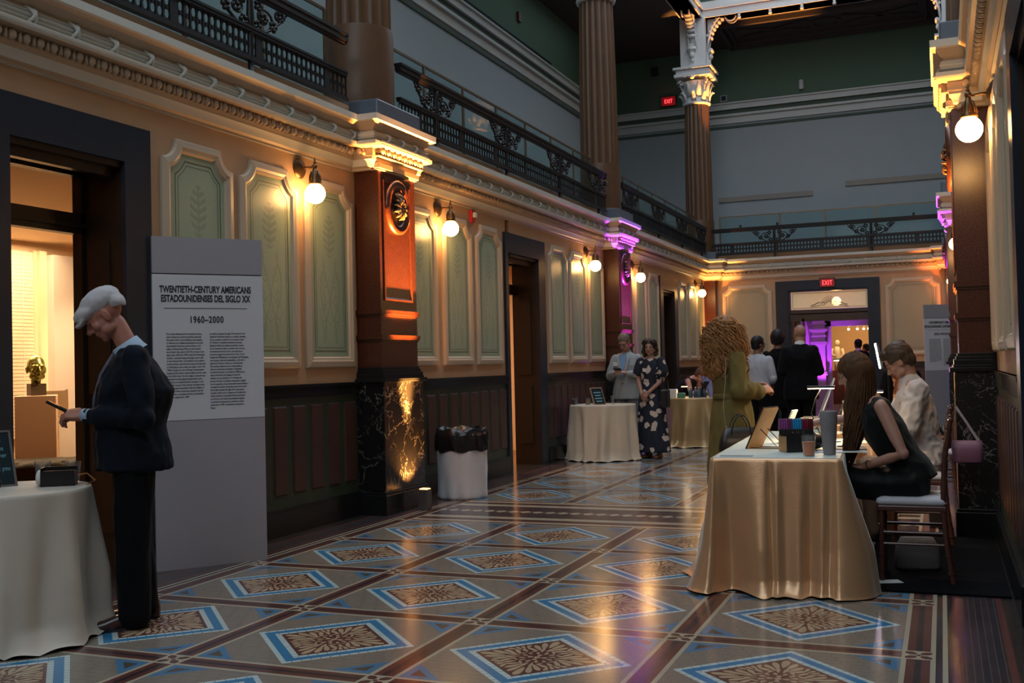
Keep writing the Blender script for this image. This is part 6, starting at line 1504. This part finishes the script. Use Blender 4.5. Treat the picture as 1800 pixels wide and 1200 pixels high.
# ---------------------------------------------------------------- the group with backs turned before the far door
M_whitesh = fabric('white_blue_shirt', (.42,.45,.50)); M_blacks = fabric('black_suit_wool', (.004,.0045,.0055)); M_hblack = hairmat('black_hair', (.010,.008,.008), var=.4)
def back_person(label, loc, rz, sc, jm, tm, hair, skinm, g=1.0, hem=.80, head_s=1.0, hdF=(0,1,0), sleeves='long', collar_m=None, arms=None, jname='jacket', **kw):
    J = pose(hdF=hdF, **(arms or {})); p, Hh = stand(label, loc, rz, sc, J, skinm, .011, head_s, hands=[('L', (0,.2,-1), (-1,0,0), dict(curl=.4)), ('R', (0,.2,-1), (1,0,0), dict(curl=.4))], body_r=min(g, 1.05))
    jacket(p, J, jm, hem, .012, g, kw.get('depth', 1.0), name=jname, sleeves=sleeves, seed=sc*10); trousers(p, J, tm, .013, min(g, 1.05))
    for sx_ in (-1,1): shoe('shoe', (sx_*.1,-.02,0), (sx_*.12,1,0), M_blackp, p)
    if collar_m: collar(p, J, collar_m, .045, .068)
    return p, Hh, J
arm_front = dict(wrL=(-.12,.22,1.05), wrR=(.12,.22,1.05), elL=(-.24,-.02,1.10), elR=(.24,-.02,1.10))
p6, H6, _ = back_person('person with black hair in a pale dress shirt, seen from behind', (-2.55,15.9,0), -.25, 1.0, M_whitesh, M_navyt, None, M_skind, .98, .90, hdF=(.55,.85,-.05), arms=arm_front, jname='shirt')
cap_hair(p6, H6, M_hblack, front=.05, grow=.010, low=-.07)
b = MB(); cc, R, F, U, s = H6; b.tube([cc+R*.078+F*0, cc+R*.075+F*.05, cc+R*.055+F*.098], .0025, 5); b.tube([cc+R*.055+F*.098, cc+R*.02+F*.105-U*.012, cc+R*.0+F*.104], .0025, 5); b.build('glasses', M_ink, p6)
b = MB(); b.tube([(-.06,-.06,1.47),(-.09,.02,1.44),(-.06,.12,1.30)], .004, 5); b.tube([(.06,-.06,1.47),(.09,.02,1.44),(.06,.12,1.30)], .004, 5); b.build('lanyard', M_ink, p6)
p7, H7, _ = back_person('person in black clothes with a dark updo, between the pale shirt and the bald man', (-2.47,17.4,0), -.1, 1.06, fabric('black_knit', (.003,.003,.0035)), M_navyt, None, M_skind, .95, .55, arms=arm_front, jname='black_coat')
cap_hair(p7, H7, M_hblack, grow=.034, front=.05, low=-.09, extra=lambda b, P, q: b.ball(P(0,-.07,.075), (.05,.05,.04), 12, 8))
b = MB(); b.tube([(.10,-.16,1.38),(.13,-.165,1.1),(.16,-.15,.85)], .005, 5); b.build('bag_strap', mat('silver_strap', (.4,.4,.42), .3, .6), p7)
b = MB(); b.obox((-.205,.02,.90), (.004,0,0), (0,.03,0), (0,0,.045)); b.build('badge', M_paper, p7)
p8, H8, _ = back_person('bald person in a black suit, back to the camera before the far doorway', (-1.95,16.0,0), .12, 1.09, M_blacks, M_navyt, None, M_skin2, 1.18, .72, collar_m=mat('white_collar', (.55,.55,.55), .6), hdF=(-.45,.9,0), arms=arm_front)
p9, H9, _ = back_person('person in a dark suit seen through the far doorway beside the stone statue', (-2.02,28.6,0), .2, 1.07, M_navy, M_navyt, None, M_skind, 1.05, .75, collar_m=MATS['white_collar'], hdF=(-.5,.85,0))
cap_hair(p9, H9, M_hblack, grow=.006, front=.04)
p10, H10, _ = back_person('smaller distant person with dark hair at the right of the far doorway', (-2.02,31.9,0), .9, 1.02, M_blacks, M_navyt, None, M_skin2, .95, .8, hdF=(-.2,1,0))
cap_hair(p10, H10, M_hblack, grow=.014, front=.04)
p11, H11, _ = back_person('person in black with a high black bun, standing behind the man in the white shirt', (-.42,12.1,0), .3, .86, MATS['black_knit'], M_navyt, None, M_skind, 1.0, .6, hdF=(-.3,1,-.1), arms=arm_front, jname='black_coat')
cap_hair(p11, H11, M_hblack, grow=.022, front=.05, low=-.08, extra=lambda b, P, q: (b.ball(P(0,-.045,.150), (.058,.055,.05), 14, 10), b.ball(P(0,-.03,.11), (.035,.035,.03), 10, 8)))

# ---------------------------------------------------------------- seated woman with long hair (foreground right), faces -X
M_blackdress = fabric('black_green_dress', (.0045,.0065,.0065), .55, .2, .1)
J12 = pose(pel=(0,-.02,.60), wai=(0,.05,.74), che=(0,.155,.92), nek=(0,.235,1.125), hd=(.0,.325,1.285), hdF=(.12,.93,-.35), hdU=(0,.25,1),
    shL=(-.165,.16,1.075), shR=(.165,.22,1.07), elL=(-.235,.04,.79), elR=(.25,.33,.985), wrL=(-.12,.27,.70), wrR=(.21,.63,.945),
    hiL=(-.09,.0,.58), hiR=(.09,.0,.58), knL=(-.11,.42,.60), knR=(.11,.42,.58), anL=(-.11,.42,.10), anR=(.11,.45,.10))
person12, H12 = stand('person with long straight brown hair in a black sleeveless dress, seated at the table', (-.20,7.03,0), pi/2, 1.0, J12, M_skin, .0065, .98, body_r=.95,
    hands=[('L', (.35,.85,-.1), (-.3,.1,1), dict(curl=.55, s=.92)), ('R', (-.1,1,-.28), (.2,.3,1), dict(curl=.9, s=.92))])
b = MB(); torso(b, [(J12['pel'],.185,.135),((0,.01,.68),.165,.125),(J12['wai'],.140,.110),(J12['che'],.158,.125),((0,.195,1.01),.168,.105),((0,.212,1.065),.150,.085),((0,.222,1.095),.11,.072)], V((1,0,0)))
for s_ in 'LR': b.ball(V(J12['sh'+s_])+V((.02 if s_ == 'L' else -.02,.0,.0)), (.048,.055,.050), 12, 8); limb(b, [J12['hi'+s_], J12['kn'+s_]], [.105,.095]); limb(b, [V((0,.205,1.06)), V(J12['sh'+s_])*1.0+V((.045 if s_ == 'L' else -.045,0,.0))], [.060,.056])
torso(b, [((0,.47,.62),.19,.10),((0,.47,.45),.22,.11),((0,.46,.2),.25,.13),((0,.45,.04),.27,.15)], V((1,0,0)))
torso(b, [((0,-.03,.60),.20,.13),((0,.22,.60),.21,.10),((0,.45,.60),.19,.09)], V((1,0,0)))
fuse(b, 'black_dress', [M_blackdress], person12, .009, 4, wrinkle=.008, wscale=(9,7,5), seed=8)
hm12 = hairmat('long_brown_hair', (.085,.038,.015), .65, .55, 40)
c, R, F, U, s = H12; rnd = random.Random(31); q = quat(R, F, U); b = MB()
b.ball(c+(-F*.015+U*.036)*s, (.083,.103,.092), 20, 14, q=q); b.ball(c+(-F*.05-U*.04)*s, (.080,.065,.09), 16, 12, q=q)
Dn = V((0,.04,-1)).normalized()
b.tube([c-F*.04*s-U*.02, c-F*.050+Dn*.13, c+V((-.04,-.005,-.27)), c+V((-.06,.035,-.42)), c+V((-.06,.05,-.53))], [(.055,.05),(.074,.048),(.066,.040),(.045,.026),(.02,.012)], 18, up=(1,0,0))
hb = fuse(b, 'hair', [hm12], person12, .008, 6, wrinkle=.006, wscale=(34,34,2.2))
b = MB()
for k in range(1000):
    a = rnd.uniform(-2.5, 2.5); el = rnd.uniform(.35, 1)
    st = c+(R*(.083*sin(a)*sqrt(max(0, 1-(el*.95)**2)))+F*(-.015-.10*cos(a)*sqrt(max(0, 1-(el*.95)**2)))+U*(.036+.095*el))*s
    sidev = sin(a); md = c+(R*.094*sidev+F*(-.03-.092*cos(a))-U*.03)*s
    L_ = rnd.uniform(.34, .56); e1 = md+V((sidev*-.0, .03*abs(sidev), -L_*.45))+V((rnd.uniform(-.015,.015), rnd.uniform(-.012,.012), 0)); e2 = c+V((-.06+rnd.uniform(-.04,.04)+.03*sidev, .045+rnd.uniform(-.025,.035), -L_-.03))
    if e2.x > .10: e2.x = .10
    pts = [st, st.lerp(md, .5)+(md-c).normalized()*.012, md, md.lerp(e1, .5), e1, e1.lerp(e2, .5), e2]; b.tube(pts, [.002,.0042,.0052,.0055,.0055,.0045,.0012], 4)
b.build('hair_strands', hm12, hb, smooth=True)
b = MB(); w_ = V(J12['wrL']); e_ = V(J12['elL']); d_ = (w_-e_).normalized(); b.tube([w_-d_*.03, w_-d_*.026], [.031,.031], 16); b.build('bracelet', M_ink, person12)
shoe('shoe', (-.11,.42,.0), (0,1,0), M_blackp, person12, .24, .042, .08); shoe('shoe', (.11,.45,.0), (0,1,0), M_blackp, person12, .24, .042, .08)
t = thing('pen', 'pen in the far hand of the seated long haired woman', 'pen', person12.location, person12.rotation_euler.z); b = MB(); b.cyl((.19,.77,.80),(.20,.73,.93),.004,n=8); b.build('barrel', M_ink, t)

# ---------------------------------------------------------------- seated man in the white shirt
M_wshirt = fabric('white_cotton_shirt', (.52,.48,.46), .75); M_khaki = fabric('khaki_trousers', (.26,.19,.14))
J13 = pose(pel=(0,-.02,.56), wai=(0,.03,.72), che=(0,.06,.95), nek=(0,.095,1.20), hd=(-.005,.170,1.345), hdF=(.06,.80,-.60), hdU=(0,.3,1),
    shL=(-.19,.04,1.13), shR=(.19,.06,1.13), elL=(-.25,.12,.83), elR=(.25,.25,.86), wrL=(-.13,.37,.84), wrR=(.12,.42,.86),
    hiL=(-.10,0,.54), hiR=(.10,0,.54), knL=(-.13,.43,.54), knR=(.13,.43,.54), anL=(-.13,.40,.09), anR=(.13,.40,.09))
person13, H13 = stand('person with short brown hair in a white shirt with rolled sleeves, seated looking down', (-.14,8.50,0), pi/2, 1.0, J13, M_skin, .0065, 1.05, jaw=1.1,
    hands=[('L', (.3,.9,-.15), (-.2,.1,1), dict(curl=.5)), ('R', (-.2,.9,-.1), (.2,.1,1), dict(curl=.8))])
b = MB(); torso(b, [((0,-.03,.56),.180,.135),((0,-.0,.66),.185,.145),(J13['wai'],.180,.140),(J13['che'],.195,.138),((0,.08,1.08),.185,.115),((0,.09,1.145),.115,.080),((0,.095,1.175),.085,.070),((0,.098,1.20),.062,.06)], V((1,0,0)))
for s_ in 'LR': limb(b, [J13['sh'+s_], J13['el'+s_], V(J13['el'+s_]).lerp(V(J13['wr'+s_]), .15)], [.080,.075,.062])
fuse(b, 'white_shirt', [M_wshirt], person13, .0085, 3, wrinkle=.013, wscale=(10,10,9), seed=2)
trousers(person13, J13, M_khaki, .011, 1.03)
collar(person13, J13, M_wshirt, .042, .066)
b = MB(); b.tube([(0,.165,1.19),(.02,.175,1.14),(.01,.185,1.08)], [(.022,.01),(.03,.01),(.02,.008)], 8, up=(1,0,0)); b.build('patterned_collar_lining', fabric('pink_print', (.45,.22,.22), .7, .5), person13, smooth=True)
b = MB(); rs = [[(.176*cos(2*pi*k/28), -.005+.138*sin(2*pi*k/28), z) for k in range(28)] for z in (.585,.62)]; b.rings(rs, cap=False); b.build('belt', M_wood, person13, smooth=True)
def quiff(b, P, q): b.ball(P(0,.045,.092), (.066,.045,.034), 14, 10, q=q); b.ball(P(-.01,.070,.082), (.045,.024,.022), 12, 8, q=q)
cap_hair(person13, H13, hairmat('short_brown_hair', (.055,.034,.022)), front=.062, grow=.012, low=-.045, wr=.006, extra=quiff)
for sx_ in (-1,1): shoe('shoe', (sx_*.13,.40,0), (0,1,0), M_shoe, person13)
t = thing('wristwatch', 'watch on the forearm of the man in the white shirt', 'watch', person13.location, pi/2); w_ = V(J13['wrL']); e_ = V(J13['elL']); d_ = (w_-e_).normalized(); b = MB(); b.tube([w_-d_*.035, w_-d_*.02], [.030,.030], 14); b.build('strap', M_ink, t); b = MB(); b.ball(w_-d_*.028+V((-.01,0,.028)), (.014,.014,.006), 10, 6); b.build('dial', M_wire, t)
t = thing('lamp_cable', '', '') if False else None

# ---------------------------------------------------------------- pale faced woman with auburn hair beyond the white shirt
J14 = pose(pel=(0,-.02,.55), wai=(0,.05,.70), che=(0,.12,.90), nek=(0,.19,1.10), hd=(0,.27,1.24), hdF=(.1,.85,-.5), hdU=(0,.3,1), shL=(-.16,.14,1.05), shR=(.16,.16,1.05), elL=(-.2,.2,.80), elR=(.2,.3,.82), wrL=(-.1,.42,.84), wrR=(.1,.45,.84), hiL=(-.09,0,.53), hiR=(.09,0,.53), knL=(-.11,.42,.54), knR=(.11,.42,.54), anL=(-.11,.40,.09), anR=(.11,.40,.09))
person14, H14 = stand('person with auburn hair and pale face glimpsed beyond the seated white shirt', (-.10,10.5,0), pi/2, .955, J14, M_skin, .009, .98, hands=[('L', (.3,.9,-.1), (0,.1,1), dict(curl=.6)), ('R', (-.3,.9,-.1), (0,.1,1), dict(curl=.6))])
jacket(person14, J14, MATS['black_knit'], .5, .012, .95, name='black_top'); trousers(person14, J14, M_navyt, .013)
hm14 = hairmat('auburn_straight_hair', (.10,.030,.014), .4, .4, 40); c, R, F, U, s = H14; q = quat(R, F, U); b = MB()
b.ball(c+(-F*.02+U*.036)*s, (.084,.10,.090), 18, 12, q=q)
for sx_ in (-1,1): b.tube([c+(R*sx_*.07+F*-.01)*s, c+V((sx_*.085,.02,-.14)), c+V((sx_*.09,.04,-.30)), c+V((sx_*.08,.05,-.40))], [(.035,.05),(.04,.06),(.035,.05),(.01,.02)], 12, up=(1,0,0))
fuse(b, 'hair', [hm14], person14, .010, 2, wrinkle=.006, wscale=(34,34,3))
chiavari('bamboo style chair under the auburn haired woman, mostly hidden', -.11, 10.5)
for sx_ in (-1,1): shoe('shoe', (sx_*.11,.40,0), (0,1,0), M_blackp, person14)
led_lamp('LED desk lamp on the second table before the auburn haired woman', (-.72,10.35,.79), [(0,0,.01),(.02,.02,.12),(.06,.03,.22),(.10,.04,.26)], (.12,.05,.27), (.08,0,0), 3)

# bronze head modelled like the other heads, on its block
_t = bpy.data.objects['bronze_head']; b = MB(); head(b, (0,0,.105+.135), (0,1,.05), 1.0); limb(b, [(0,-.02,.10),(0,-.01,.18)], [.040,.045])
fuse(b, 'cast_head', [mat('green_gold_bronze', (.30,.32,.10), .28, .85, var=.4, vs=20)], _t, .006, 2)
